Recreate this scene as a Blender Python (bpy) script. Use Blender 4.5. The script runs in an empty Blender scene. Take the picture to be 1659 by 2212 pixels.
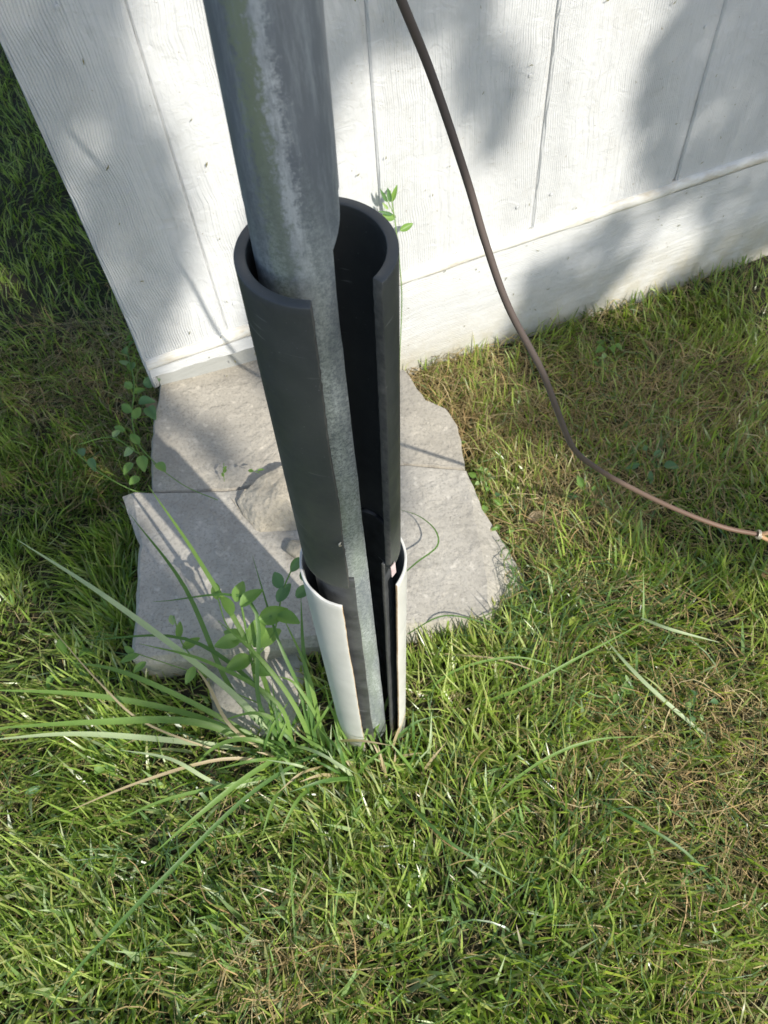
import bpy, bmesh, math, random
import numpy as np
from mathutils import Vector, Matrix, noise as mnoise

random.seed(7); rng = np.random.default_rng(11)
S = bpy.context.scene
COL = S.collection
R = math.radians

# ------------------------------------------------------------------ camera
CAM = np.array([0, 0, 1.5]); FP = 773.0; OV = 768/1659.0
n_ = np.array([56, -503, -FP]); n_ /= np.linalg.norm(n_)
up_ = -n_; v_ = np.array([0, 0, -1.0])
f_ = v_ - up_*v_.dot(up_); f_ /= np.linalg.norm(f_)
r_ = np.cross(f_, up_)
RM = np.array([r_, f_, up_])          # camera -> world
cd = bpy.data.cameras.new('camera'); cam = bpy.data.objects.new('camera', cd); COL.objects.link(cam)
M = Matrix([list(RM[i]) + [CAM[i]] for i in range(3)] + [[0, 0, 0, 1]])
cam.matrix_world = M
cd.sensor_fit = 'VERTICAL'; cd.sensor_height = 24; cd.lens = 24*FP/1024
cd.clip_start = 0.02; cd.clip_end = 500
cd.dof.use_dof = True; cd.dof.focus_distance = 0.85; cd.dof.aperture_fstop = 9
S.camera = cam

# ------------------------------------------------------------------ light
SAZ, SEL = R(-54), R(37)
SUN = np.array([math.cos(SAZ)*math.cos(SEL), math.sin(SAZ)*math.cos(SEL), math.sin(SEL)])
w = bpy.data.worlds.new('World'); S.world = w; w.use_nodes = True
nt = w.node_tree; nt.nodes.clear()
sky = nt.nodes.new('ShaderNodeTexSky'); sky.sky_type = 'NISHITA'; sky.sun_disc = False
sky.sun_elevation = SEL; sky.sun_rotation = math.pi/2 - SAZ
bg = nt.nodes.new('ShaderNodeBackground'); bg.inputs['Strength'].default_value = 0.15
ow = nt.nodes.new('ShaderNodeOutputWorld')
nt.links.new(sky.outputs[0], bg.inputs[0]); nt.links.new(bg.outputs[0], ow.inputs[0])
sl = bpy.data.lights.new('sun', 'SUN'); sl.energy = 4.6; sl.angle = R(0.55); sl.color = (1, .95, .86)
so = bpy.data.objects.new('sun', sl); COL.objects.link(so)
so.rotation_euler = Vector(SUN).to_track_quat('Z', 'Y').to_euler(); so.location = (4, -5, 6)
S.view_settings.view_transform = 'Standard'; S.view_settings.look = 'None'
S.view_settings.exposure = 0.14; S.view_settings.gamma = 1; S.view_settings.use_curve_mapping = False
S.render.engine = 'CYCLES'

# ------------------------------------------------------------------ geometry helpers
def ray(x, y):
    d = RM @ np.array([x*OV-384, 512-y*OV, -FP]); return d/np.linalg.norm(d)
def at(x, y, z):                       # the place a sight line reaches height z
    d = ray(x, y); return CAM + d*(z-CAM[2])/d[2]
WC = at(340, 832, .13); WC[2] = 0
WA = R(17.7); WD = np.array([math.cos(WA), math.sin(WA), 0]); WN = np.array([math.sin(WA), -math.cos(WA), 0])
def onwall(x, y, off=0.0):
    d = ray(x, y); t = ((WC-CAM).dot(WN)+off)/d.dot(WN); return CAM + d*t
def wall(u, z, off=0.0):
    p = WC + WD*u + WN*off; return (p[0], p[1], z)
def pix(p):
    c = (p-CAM) @ RM; return (384+FP*c[..., 0]/-c[..., 2])/OV, (512-FP*c[..., 1]/-c[..., 2])/OV
def ss(t): t = np.clip(t, 0, 1); return t*t*(3-2*t)

# smooth value noise for arrays
_G = rng.random((64, 64))
def vn(x, y, f, s=0):
    X = np.asarray(x)*f+s*7.3+100; Y = np.asarray(y)*f+s*3.7+100
    xi = np.floor(X).astype(int); yi = np.floor(Y).astype(int); fx = ss(X-xi); fy = ss(Y-yi)
    g = lambda a, b: _G[(a+s*5) % 64, (b+s*9) % 64]
    return (g(xi, yi)*(1-fx)+g(xi+1, yi)*fx)*(1-fy) + (g(xi, yi+1)*(1-fx)+g(xi+1, yi+1)*fx)*fy
def gh(x, y):                          # lawn height
    x = np.asarray(x, float); y = np.asarray(y, float)
    z = -.15*ss((y-.55)/1.0) - .03*ss((np.abs(x+.05)-.3)/.6) - .05*ss((y-1.6)/2)
    return z + .018*(vn(x, y, 5, 1)-.5) + .012*(vn(x, y, 14, 2)-.5)

def mk(name, verts, faces, mat, parent=None, smooth=False, label=None, cat=None, group=None, kind=None, loc=None):
    me = bpy.data.meshes.new(name); me.from_pydata([tuple(v) for v in verts], [], faces)
    me.update(); me.materials.append(mat)
    if smooth: me.polygons.foreach_set('use_smooth', [True]*len(me.polygons))
    o = bpy.data.objects.new(name, me); COL.objects.link(o)
    if parent is not None: o.parent = parent
    tag(o, label, cat, group, kind); return o
def tag(o, label=None, cat=None, group=None, kind=None):
    if label: o['label'] = label
    if cat: o['category'] = cat
    if group: o['group'] = group
    if kind: o['kind'] = kind
def thing(name, label, cat, loc=(0, 0, 0), group=None):
    o = bpy.data.objects.new(name, None); COL.objects.link(o); o.location = loc
    o.empty_display_size = .05; tag(o, label, cat, group); return o
def reparent(o, root):                 # geometry was written in world units: keep it there
    o.parent = root; o.matrix_parent_inverse = Matrix.Translation(-Vector(root.location)); return o
def part(name, verts, faces, mat, root, smooth=False, label=None, kind=None):
    o = mk(name, verts, faces, mat, None, smooth, label, None, None, kind); return reparent(o, root)

def tube_geo(pts, rad, n=8, cap=True):
    pts = [Vector(p) for p in pts]; vs = []; fs = []
    if not hasattr(rad, '__len__'): rad = [rad]*len(pts)
    ref = Vector((.31, .2, .93))
    prev = None
    for i, p in enumerate(pts):
        t = (pts[min(i+1, len(pts)-1)]-pts[max(i-1, 0)]).normalized()
        if prev is None:
            a = t.cross(ref)
            if a.length < .1: a = t.cross(Vector((1, 0, 0)))
            a.normalize()
        else: a = (prev-t*prev.dot(t)).normalized()
        prev = a; b = t.cross(a)
        for k in range(n):
            th = 2*math.pi*k/n; vs.append(p+(a*math.cos(th)+b*math.sin(th))*rad[i])
    for i in range(len(pts)-1):
        for k in range(n):
            k2 = (k+1) % n; fs.append((i*n+k, i*n+k2, (i+1)*n+k2, (i+1)*n+k))
    if cap:
        fs.append(tuple(range(n-1, -1, -1))); fs.append(tuple(range((len(pts)-1)*n, len(pts)*n)))
    return vs, fs
def catmull(P, m=8):
    P = [Vector(p) for p in P]; out = []
    Q = [P[0]*2-P[1]]+P+[P[-1]*2-P[-2]]
    for i in range(1, len(Q)-2):
        for j in range(m):
            t = j/m; a, b, c, d = Q[i-1], Q[i], Q[i+1], Q[i+2]
            out.append(.5*((2*b)+(c-a)*t+(2*a-5*b+4*c-d)*t*t+(3*b-a-3*c+d)*t**3))
    out.append(P[-1]); return out
def box_geo(fn, u0, u1, z0, z1, o0, o1, bev=0.0):   # box in wall coordinates
    vs = [fn(u, z, o) for o in (o0, o1) for (u, z) in ((u0, z0), (u1, z0), (u1, z1), (u0, z1))]
    fs = [(0, 3, 2, 1), (4, 5, 6, 7), (0, 1, 5, 4), (1, 2, 6, 5), (2, 3, 7, 6), (3, 0, 4, 7)]
    return vs, fs

# ------------------------------------------------------------------ materials
def nmat(name):
    m = bpy.data.materials.new(name); m.use_nodes = True; nt = m.node_tree
    b = nt.nodes['Principled BSDF']; return m, nt, b
def N(nt, t, **k):
    n = nt.nodes.new(t)
    for a, v in k.items():
        if a in n.inputs.keys() if isinstance(a, str) else False: n.inputs[a].default_value = v
        else: setattr(n, a, v)
    return n
def setin(n, **k):
    for a, v in k.items(): n.inputs[a.replace('_', ' ')].default_value = v
    return n
def noise(nt, vec, scale, detail=5, rough=.55, dist=0):
    n = nt.nodes.new('ShaderNodeTexNoise'); nt.links.new(vec, n.inputs['Vector'])
    setin(n, Scale=scale, Detail=detail, Roughness=rough, Distortion=dist); return n.outputs['Fac']
def ramp(nt, fac, stops):
    n = nt.nodes.new('ShaderNodeValToRGB'); nt.links.new(fac, n.inputs[0])
    e = n.color_ramp.elements
    while len(e) < len(stops): e.new(.5)
    for i, (p, c) in enumerate(stops):
        e[i].position = p; e[i].color = (c, c, c, 1) if not hasattr(c, '__len__') else (*c, 1)
    return n.outputs[0]
def mix(nt, fac, a, b, mode='MIX'):
    n = nt.nodes.new('ShaderNodeMix'); n.data_type = 'RGBA'; n.blend_type = mode
    for s, v in ((n.inputs[0], fac), (n.inputs[6], a), (n.inputs[7], b)):
        if isinstance(v, bpy.types.NodeSocket): nt.links.new(v, s)
        elif hasattr(v, '__len__'): s.default_value = (*v, 1)
        else: s.default_value = v
    return n.outputs[2]
def math_(nt, op, a, b=0.0):
    n = nt.nodes.new('ShaderNodeMath'); n.operation = op
    for s, v in ((n.inputs[0], a), (n.inputs[1], b)):
        if isinstance(v, bpy.types.NodeSocket): nt.links.new(v, s)
        else: s.default_value = v
    return n.outputs[0]
def bump(nt, b, h, strength, dist):
    n = nt.nodes.new('ShaderNodeBump'); n.inputs['Strength'].default_value = strength; n.inputs['Distance'].default_value = dist
    nt.links.new(h, n.inputs['Height']); nt.links.new(n.outputs[0], b.inputs['Normal'])
def coords(nt, rotz=0, scale=(1, 1, 1)):
    g = nt.nodes.new('ShaderNodeNewGeometry'); m = nt.nodes.new('ShaderNodeMapping')
    m.vector_type = 'TEXTURE' if False else 'POINT'
    m.inputs['Rotation'].default_value = (0, 0, rotz)
    nt.links.new(g.outputs['Position'], m.inputs['Vector'])
    m2 = nt.nodes.new('ShaderNodeMapping'); m2.inputs['Scale'].default_value = scale
    nt.links.new(m.outputs[0], m2.inputs['Vector']); return m2.outputs[0]

def siding_mat(name, horizontal=False):
    m, nt, b = nmat(name)
    st = (1.5, 1, 40) if horizontal else (1, 1, .07)
    v = coords(nt, -WA, (1, 1, 1))
    if horizontal: vg = coords(nt, -WA, (.12, 1, 1))
    else: vg = coords(nt, -WA, (1, 1, .07))
    warp = noise(nt, v, 3.0, 3)
    # grain lines: stretched noise, pushed sideways by a slow warp
    c = nt.nodes.new('ShaderNodeVectorMath'); c.operation = 'ADD'
    cb = nt.nodes.new('ShaderNodeCombineXYZ'); nt.links.new(math_(nt, 'MULTIPLY', warp, .07), cb.inputs[2 if horizontal else 0])
    nt.links.new(vg, c.inputs[0]); nt.links.new(cb.outputs[0], c.inputs[1])
    g1 = noise(nt, c.outputs[0], 110, 2, .5)
    g2 = noise(nt, c.outputs[0], 38, 2, .5)
    g3 = noise(nt, v, 28, 5, .6, 1.2)          # paint lumps
    msk = ramp(nt, noise(nt, v, 4.5, 2), [(.38, .12), (.6, 1)])
    sp_ = nt.nodes.new('ShaderNodeSeparateXYZ'); nt.links.new(c.outputs[0], sp_.inputs[0])
    wv_ = math_(nt, 'SINE', math_(nt, 'MULTIPLY', sp_.outputs[2 if horizontal else 0], 1150.0), 0)
    rb = ramp(nt, noise(nt, coords(nt, -WA, (1, 1, .25)), 5.5, 2), [(.46, 0), (.60, 1)])
    if not horizontal:
        su_ = nt.nodes.new('ShaderNodeSeparateXYZ'); nt.links.new(v, su_.inputs[0])
        cr_ = nt.nodes.new('ShaderNodeMapRange'); nt.links.new(math_(nt, 'SUBTRACT', su_.outputs[0], float(WC.dot(WD))), cr_.inputs[0])
        cr_.inputs[1].default_value = .15; cr_.inputs[2].default_value = .08
        rb = math_(nt, 'ADD', rb, math_(nt, 'MULTIPLY', cr_.outputs[0], 1.4))
    h = math_(nt, 'ADD', math_(nt, 'MULTIPLY', g1, msk), math_(nt, 'MULTIPLY', g2, 1.0))
    h = math_(nt, 'ADD', h, math_(nt, 'MULTIPLY', math_(nt, 'MULTIPLY', wv_, rb), .16))
    h = math_(nt, 'ADD', h, math_(nt, 'MULTIPLY', g3, .8))
    bump(nt, b, h, .7 if not horizontal else .4, .006)
    dirt = ramp(nt, noise(nt, v, 11, 6, .7), [(.55, 0), (.8, 1)])
    sep = nt.nodes.new('ShaderNodeSeparateXYZ'); nt.links.new(v, sep.inputs[0])
    low = ramp(nt, math_(nt, 'ADD', math_(nt, 'MULTIPLY', sep.outputs[2], -2.6), .28), [(.15, 0), (.6, 1)])
    low = math_(nt, 'MULTIPLY', low, ramp(nt, noise(nt, v, 16, 6, .7), [(.3, .25), (.65, 1)]))
    base = mix(nt, dirt, (.64, .645, .64), (.57, .565, .54))
    base = mix(nt, low, base, (.50, .46, .36))
    spk = ramp(nt, noise(nt, v, 120, 2, .5), [(.73, 0), (.77, .8)])
    base = mix(nt, spk, base, (.35, .31, .24))
    nt.links.new(base, b.inputs['Base Color']); b.inputs['Roughness'].default_value = .42
    return m
M_SIDE = siding_mat('white_siding_paint'); M_SKIRT = siding_mat('white_skirt_paint', True)
m, nt, b = nmat('cream_trim_paint'); v = coords(nt, -WA, (.3, 1, 1))
c_ = mix(nt, ramp(nt, noise(nt, v, 30, 5, .7), [(.45, 0), (.7, 1)]), (.72, .71, .66), (.52, .45, .33))
nt.links.new(c_, b.inputs['Base Color']); b.inputs['Roughness'].default_value = .5
bump(nt, b, noise(nt, v, 80, 4), .5, .003); M_TRIM = m
m, nt, b = nmat('shaded_grey_sill'); v = coords(nt, -WA, (.2, 1, 1))
nt.links.new(mix(nt, noise(nt, v, 40), (.30, .31, .29), (.42, .42, .40)), b.inputs['Base Color'])  # dark greys paint in the shade beneath the skirt overhang
bump(nt, b, noise(nt, v, 90), .6, .004); b.inputs['Roughness'].default_value = .8; M_SILL = m

def concrete(name, c1, c2, sc=1):
    m, nt, b = nmat(name); v = coords(nt)
    f1 = noise(nt, v, 7*sc, 6, .65); f2 = noise(nt, v, 160*sc, 3, .7)
    base = mix(nt, ramp(nt, f1, [(.35, 0), (.7, 1)]), c1, c2)
    base = mix(nt, ramp(nt, f2, [(.35, .55), (.5, 0)]), base, tuple(x*.62 for x in c1))
    base = mix(nt, ramp(nt, noise(nt, v, 55*sc, 2, .5), [(.62, 0), (.72, .6)]), base, tuple(min(1, x*1.25) for x in c2))
    base = mix(nt, ramp(nt, noise(nt, v, 3.1*sc, 7, .75, .6), [(.52, 0), (.66, .55)]), base, tuple(x*.68 for x in c1))
    vo = nt.nodes.new('ShaderNodeTexVoronoi'); nt.links.new(v, vo.inputs['Vector']); vo.inputs['Scale'].default_value = 150*sc
    pit = ramp(nt, vo.outputs['Distance'], [(.0, 0), (.28, 1)])
    pm = ramp(nt, noise(nt, v, 24*sc, 2), [(.48, 0), (.6, 1)])
    hh = math_(nt, 'ADD', math_(nt, 'MULTIPLY', math_(nt, 'MULTIPLY', pit, pm), .8), math_(nt, 'ADD', math_(nt, 'MULTIPLY', f2, .8), math_(nt, 'MULTIPLY', noise(nt, v, 60*sc, 4, .6), .9)))
    bump(nt, b, hh, .7, .0025)
    nt.links.new(base, b.inputs['Base Color']); b.inputs['Roughness'].default_value = .9
    return m
M_CON = concrete('pale_grey_concrete', (.39, .36, .305), (.52, .485, .42))
M_CON2 = concrete('worn_tan_concrete', (.38, .345, .285), (.51, .465, .385))
M_ROCK = concrete('buff_rock', (.42, .37, .285), (.54, .48, .38), .8)

# pole: galvanised steel with a green stain and chalky oxide bands at set bearings round it
def pole_mat(name, lower=False):
    m, nt, b = nmat(name)
    tc = nt.nodes.new('ShaderNodeTexCoord'); sep = nt.nodes.new('ShaderNodeSeparateXYZ'); nt.links.new(tc.outputs['Object'], sep.inputs[0])
    a = nt.nodes.new('ShaderNodeMath'); a.operation = 'ARCTAN2'; nt.links.new(sep.outputs[1], a.inputs[0]); nt.links.new(sep.outputs[0], a.inputs[1])
    mp = nt.nodes.new('ShaderNodeMapping'); nt.links.new(tc.outputs['Object'], mp.inputs[0]); mp.inputs['Scale'].default_value = (1, 1, .16)
    v = mp.outputs[0]; v0 = tc.outputs['Object']
    mp2 = nt.nodes.new('ShaderNodeMapping'); nt.links.new(v0, mp2.inputs[0]); mp2.inputs['Scale'].default_value = (.5, .5, 1); v2 = mp2.outputs[0]
    wob = math_(nt, 'MULTIPLY', math_(nt, 'SUBTRACT', noise(nt, v, 45, 5, .7), .5), .6)
    wob = math_(nt, 'ADD', wob, math_(nt, 'MULTIPLY', math_(nt, 'SUBTRACT', noise(nt, v0, 210, 7, .85), .5), 1.5))
    ang = math_(nt, 'ADD', a.outputs[0], wob)
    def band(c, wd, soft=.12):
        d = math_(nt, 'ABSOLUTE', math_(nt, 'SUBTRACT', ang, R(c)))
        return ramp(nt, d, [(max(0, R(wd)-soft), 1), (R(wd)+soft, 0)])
    dark = mix(nt, noise(nt, v, 60, 6, .7), (.17, .19, .215), (.27, .295, .32))
    fleck = ramp(nt, noise(nt, v, 150, 6, .75), [(.48, 0), (.66, 1)])
    base = mix(nt, math_(nt, 'MULTIPLY', fleck, .55), dark, (.42, .46, .48))
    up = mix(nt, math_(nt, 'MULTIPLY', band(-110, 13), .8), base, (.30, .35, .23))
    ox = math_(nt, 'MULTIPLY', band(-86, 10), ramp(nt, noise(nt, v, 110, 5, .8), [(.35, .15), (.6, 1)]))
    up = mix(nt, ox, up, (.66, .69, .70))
    ox2 = ramp(nt, noise(nt, v0, 260, 8, .9), [(.44, .0), (.56, 1)])
    ox2 = math_(nt, 'MULTIPLY', ox2, ramp(nt, noise(nt, v, 40, 4, .6), [(.35, .3), (.6, 1)]))
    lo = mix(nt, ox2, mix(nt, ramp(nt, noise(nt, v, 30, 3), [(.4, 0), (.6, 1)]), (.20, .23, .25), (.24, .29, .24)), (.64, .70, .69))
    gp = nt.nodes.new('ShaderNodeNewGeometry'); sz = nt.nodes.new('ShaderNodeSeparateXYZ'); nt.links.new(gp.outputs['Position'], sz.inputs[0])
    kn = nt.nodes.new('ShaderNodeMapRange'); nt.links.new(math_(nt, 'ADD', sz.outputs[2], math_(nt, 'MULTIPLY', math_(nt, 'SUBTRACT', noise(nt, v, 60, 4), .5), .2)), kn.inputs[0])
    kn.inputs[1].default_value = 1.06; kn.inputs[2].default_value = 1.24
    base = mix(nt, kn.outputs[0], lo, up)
    nt.links.new(base, b.inputs['Base Color'])
    b.inputs['Metallic'].default_value = .25
    nt.links.new(ramp(nt, noise(nt, v, 70, 5, .7), [(.3, .32), (.7, .6)]), b.inputs['Roughness'])
    bump(nt, b, noise(nt, v0, 300, 6, .8), .25 if not lower else .4, .0008)
    return m
M_POLE = pole_mat('galvanised_steel'); M_POLE2 = pole_mat('chalky_galvanised_steel', True)
def plastic(name, c1, c2, rough, sc=14, scratch=None, bs=.15):
    m, nt, b = nmat(name); tc = nt.nodes.new('ShaderNodeTexCoord'); v = tc.outputs['Object']
    base = mix(nt, ramp(nt, noise(nt, v, sc, 5, .6), [(.35, 0), (.7, 1)]), c1, c2)
    if scratch:
        mp = nt.nodes.new('ShaderNodeMapping'); nt.links.new(v, mp.inputs[0]); mp.inputs['Scale'].default_value = (14, 14, 160); mp.inputs['Rotation'].default_value = (.18, .1, 0)
        s = ramp(nt, noise(nt, mp.outputs[0], 1.6, 2, .5), [(.69, 0), (.73, .55)])
        s = math_(nt, 'MULTIPLY', s, ramp(nt, noise(nt, v, 16, 2), [(.5, 0), (.6, 1)]))
        base = mix(nt, s, base, scratch)
    sp = ramp(nt, noise(nt, v, 420, 1, .4), [(.76, 0), (.8, .6)])
    base = mix(nt, sp, base, tuple(min(1, x+.18) for x in c2))
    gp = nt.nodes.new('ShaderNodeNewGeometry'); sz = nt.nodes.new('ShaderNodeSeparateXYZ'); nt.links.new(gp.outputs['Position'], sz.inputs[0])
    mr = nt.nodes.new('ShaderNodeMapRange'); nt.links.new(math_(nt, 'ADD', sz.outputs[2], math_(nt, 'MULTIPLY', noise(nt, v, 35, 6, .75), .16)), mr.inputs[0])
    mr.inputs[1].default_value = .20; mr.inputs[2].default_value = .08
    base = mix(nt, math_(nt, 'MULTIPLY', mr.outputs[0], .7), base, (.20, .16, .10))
    dst = ramp(nt, noise(nt, v, 9, 8, .8), [(.50, 0), (.75, .35)]); base = mix(nt, dst, base, tuple(x*.6+.09 for x in c2))
    nt.links.new(base, b.inputs['Base Color'])
    nt.links.new(ramp(nt, noise(nt, v, 40, 4), [(.3, rough*.85), (.7, rough*1.25)]), b.inputs['Roughness'])
    bump(nt, b, noise(nt, v, 130, 4), bs, .001); return m
M_BLK = plastic('matt_black_pipe', (.060, .065, .067), (.084, .089, .087), .42, scratch=(.32, .32, .31))
M_BLKEDGE = plastic('rough_cut_black_edge', (.07, .07, .065), (.14, .135, .12), .8, 120, bs=.9)
M_SLV = plastic('scuffed_dark_sleeve', (.045, .048, .05), (.10, .105, .108), .45, 30, scratch=(.6, .6, .6), bs=.4)
M_PVC = plastic('white_pvc', (.66, .65, .60), (.76, .75, .70), .4, 10, scratch=(.35, .33, .25))
M_PVCIN = plastic('grey_pvc_inner', (.34, .36, .37), (.45, .47, .48), .5)
M_PVCE = plastic('brown_stained_pvc_edge', (.42, .27, .14), (.62, .50, .34), .7, 60)
M_SCUFF = plastic('pink_label_scrap', (.55, .42, .42), (.7, .6, .58), .6, 60)

m, nt, b = nmat('brown_cable_sheath'); v = coords(nt)
sep = nt.nodes.new('ShaderNodeSeparateXYZ'); nt.links.new(v, sep.inputs[0])
rz = ramp(nt, sep.outputs[2], [(.22, (.24, .135, .075)), (.32, (.15, .09, .06)), (.6, (.11, .088, .078))])
nt.links.new(mix(nt, math_(nt, 'MULTIPLY', noise(nt, v, 120, 5), .5), rz, (.13, .095, .08)), b.inputs['Base Color'])
b.inputs['Roughness'].default_value = .55; bump(nt, b, noise(nt, v, 400, 3), .3, .001); M_CAB = m
m, nt, b = nmat('rusty_wire'); v = coords(nt)
nt.links.new(mix(nt, noise(nt, v, 300, 4), (.42, .22, .10), (.62, .42, .24)), b.inputs['Base Color']); b.inputs['Roughness'].default_value = .6; M_RUST = m
m, nt, b = nmat('pale_wire'); setin(b, Base_Color=(.62, .56, .45, 1), Roughness=.4, Metallic=.4); M_WIRE = m

def blade_mat(name, trans=.45, rough=.30, spec=.7):
    m, nt, b = nmat(name); a = nt.nodes.new('ShaderNodeAttribute'); a.attribute_name = 'col'
    v = coords(nt)
    c = mix(nt, .25, a.outputs['Color'], mix(nt, noise(nt, v, 60, 3), (.5, .5, .5), (1.0, 1.0, 1.0)), 'MULTIPLY')
    nt.links.new(c, b.inputs['Base Color']); b.inputs['Roughness'].default_value = rough
    b.inputs['Specular IOR Level'].default_value = spec
    t = nt.nodes.new('ShaderNodeBsdfTranslucent')
    nt.links.new(mix(nt, 1.0, c, (1.6, 1.65, .75), 'MULTIPLY'), t.inputs[0])
    ms = nt.nodes.new('ShaderNodeMixShader'); ms.inputs[0].default_value = trans
    o = nt.nodes['Material Output']
    nt.links.new(b.outputs[0], ms.inputs[1]); nt.links.new(t.outputs[0], ms.inputs[2]); nt.links.new(ms.outputs[0], o.inputs[0])
    return m
M_GRASS = blade_mat('grass_blade'); M_DEAD = blade_mat('dry_grass', .15, .6, .3)
def leaf_mat(name, c1, c2, vein=None):
    m, nt, b = nmat(name); v = coords(nt)
    c = mix(nt, noise(nt, v, 25, 4), c1, c2)
    nt.links.new(c, b.inputs['Base Color']); b.inputs['Roughness'].default_value = .45
    bump(nt, b, noise(nt, v, 260, 3), .3, .001)
    t = nt.nodes.new('ShaderNodeBsdfTranslucent'); nt.links.new(mix(nt, 1.0, c, (1.5, 1.6, .7), 'MULTIPLY'), t.inputs[0])
    ms = nt.nodes.new('ShaderNodeMixShader'); ms.inputs[0].default_value = .35; o = nt.nodes['Material Output']
    nt.links.new(b.outputs[0], ms.inputs[1]); nt.links.new(t.outputs[0], ms.inputs[2]); nt.links.new(ms.outputs[0], o.inputs[0])
    return m
M_LEAF = leaf_mat('green_leaf', (.15, .28, .06), (.24, .38, .10))
M_LEAFD = leaf_mat('dark_green_leaf', (.09, .19, .08), (.14, .25, .11))
M_LEAFL = leaf_mat('pale_green_leaf', (.30, .44, .18), (.42, .54, .26))
M_LEAFY = leaf_mat('yellow_green_leaf', (.34, .42, .07), (.45, .50, .10))
M_LEAFB = leaf_mat('dry_brown_leaf', (.25, .18, .11), (.38, .29, .19))
M_BLG = leaf_mat('long_blade_green', (.15, .27, .055), (.24, .37, .09))
M_BLD = leaf_mat('long_blade_dark_green', (.08, .17, .04), (.13, .24, .06))
M_BLP = leaf_mat('long_blade_pale', (.40, .50, .27), (.52, .60, .36))
M_BLS = leaf_mat('long_blade_straw', (.50, .38, .22), (.62, .50, .32))
m, nt, b = nmat('dark_soil'); v = coords(nt)
c_ = mix(nt, noise(nt, v, 30, 8, .7), (.030, .024, .014), (.10, .075, .045))
c_ = mix(nt, ramp(nt, noise(nt, v, 9, 3), [(.4, 0), (.6, .7)]), c_, (.045, .06, .02))
nt.links.new(c_, b.inputs['Base Color']); b.inputs['Roughness'].default_value = 1
bump(nt, b, noise(nt, v, 90, 8, .7), 1, .02); M_SOIL = m
m, nt, b = nmat('tree_bark'); v = coords(nt, 0, (1, 1, .2))
nt.links.new(mix(nt, noise(nt, v, 25, 6), (.08, .06, .045), (.2, .16, .12)), b.inputs['Base Color']); bump(nt, b, noise(nt, v, 40, 6), 1, .03); M_BARK = m

# ------------------------------------------------------------------ ground sheet
def axis_pts(lo, hi, flo, fhi, fine, far):
    a = list(np.arange(flo, fhi+1e-6, fine)); x = flo; st = fine
    L = []
    while x > lo: st *= 1.5; x -= st; L.append(max(x, lo))
    x = fhi; st = fine; H = []
    while x < hi: st *= 1.5; x += st; H.append(min(x, hi))
    return np.array(L[::-1]+a+H)
gx = axis_pts(-150, 150, -2.4, 2.4, .045, 10); gy = axis_pts(-150, 150, -.8, 4.5, .045, 10)
GX, GY = np.meshgrid(gx, gy); GZ = gh(GX, GY)
vs = np.stack([GX.ravel(), GY.ravel(), GZ.ravel()], 1); nx = len(gx)
fs = [(j*nx+i, j*nx+i+1, (j+1)*nx+i+1, (j+1)*nx+i) for j in range(len(gy)-1) for i in range(nx-1)]
mk('ground', vs, fs, M_SOIL, smooth=True, kind='structure')

# ------------------------------------------------------------------ shed wall
W = thing('shed_wall', 'white painted wood grain shed wall corner rising behind the steel pole', 'wall', wall(1.2, -.25, -.06))
SEAM = .205; TOP = 2.3
edges = [0, .2, .606, 1.013, 1.44, 1.846, 2.25, 2.65, 3.05]
def panel(u0, u1, z0, z1, off, mat, name, seg=(6, 10), edge=.004):
    """sheet of siding: rounded long edges, a real thickness, slightly uneven face"""
    nu = 14; us = [u0, u0+edge] + list(np.linspace(u0+.02, u1-.02, nu)) + [u1-edge, u1]
    zs = np.linspace(z0, z1, 26); vs = []; fs = []
    for z in zs:
        for i, u in enumerate(us):
            o = off - (edge if i in (0, len(us)-1) else 0)
            o += .0012*math.sin(u*23+z*3)+.0010*math.sin(u*7-z*9)
            vs.append(wall(u, z, o))
    k = len(us)
    for j in range(len(zs)-1):
        for i in range(k-1): fs.append((j*k+i, j*k+i+1, (j+1)*k+i+1, (j+1)*k+i))
    b0 = len(vs)
    for z in (z0, z1): vs.append(wall(u0, z, off-.0115)); vs.append(wall(u1, z, off-.0115))
    t = (len(zs)-1)*k
    fs += [(b0, b0+1)+tuple(range(k-1, -1, -1)), (b0+3, b0+2)+tuple(range(t, t+k)),
           tuple(j*k for j in range(len(zs)))[::1]+(b0+2, b0), (b0+1, b0+3)+tuple(j*k+k-1 for j in range(len(zs)-1, -1, -1)), (b0, b0+2, b0+3, b0+1)]
    return part(name, vs, fs, mat, W, smooth=False)
for i in range(len(edges)-1):
    u0, u1 = edges[i], edges[i+1]
    if i == 0: panel(u0, u1-.0003, SEAM+.012, TOP, .004, M_SIDE, 'corner_board')
    else:
        g = .0004 if i == 1 else .005
        panel(u0+g, u1-.005, SEAM+.012, TOP, 0, M_SIDE, 'siding_panel')
# backing behind grooves, side wall
part('wall_core', *box_geo(wall, .006, 3.05, .186, TOP, -.09, -.0075), M_SIDE, W)
part('wall_core', *box_geo(wall, .50, 3.05, -.35, .1855, -.09, -.016), M_SIDE, W)
part('side_wall', *box_geo(wall, 0.003, .012, .10, TOP, -2.2, -.0905), M_SIDE, W)
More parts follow.
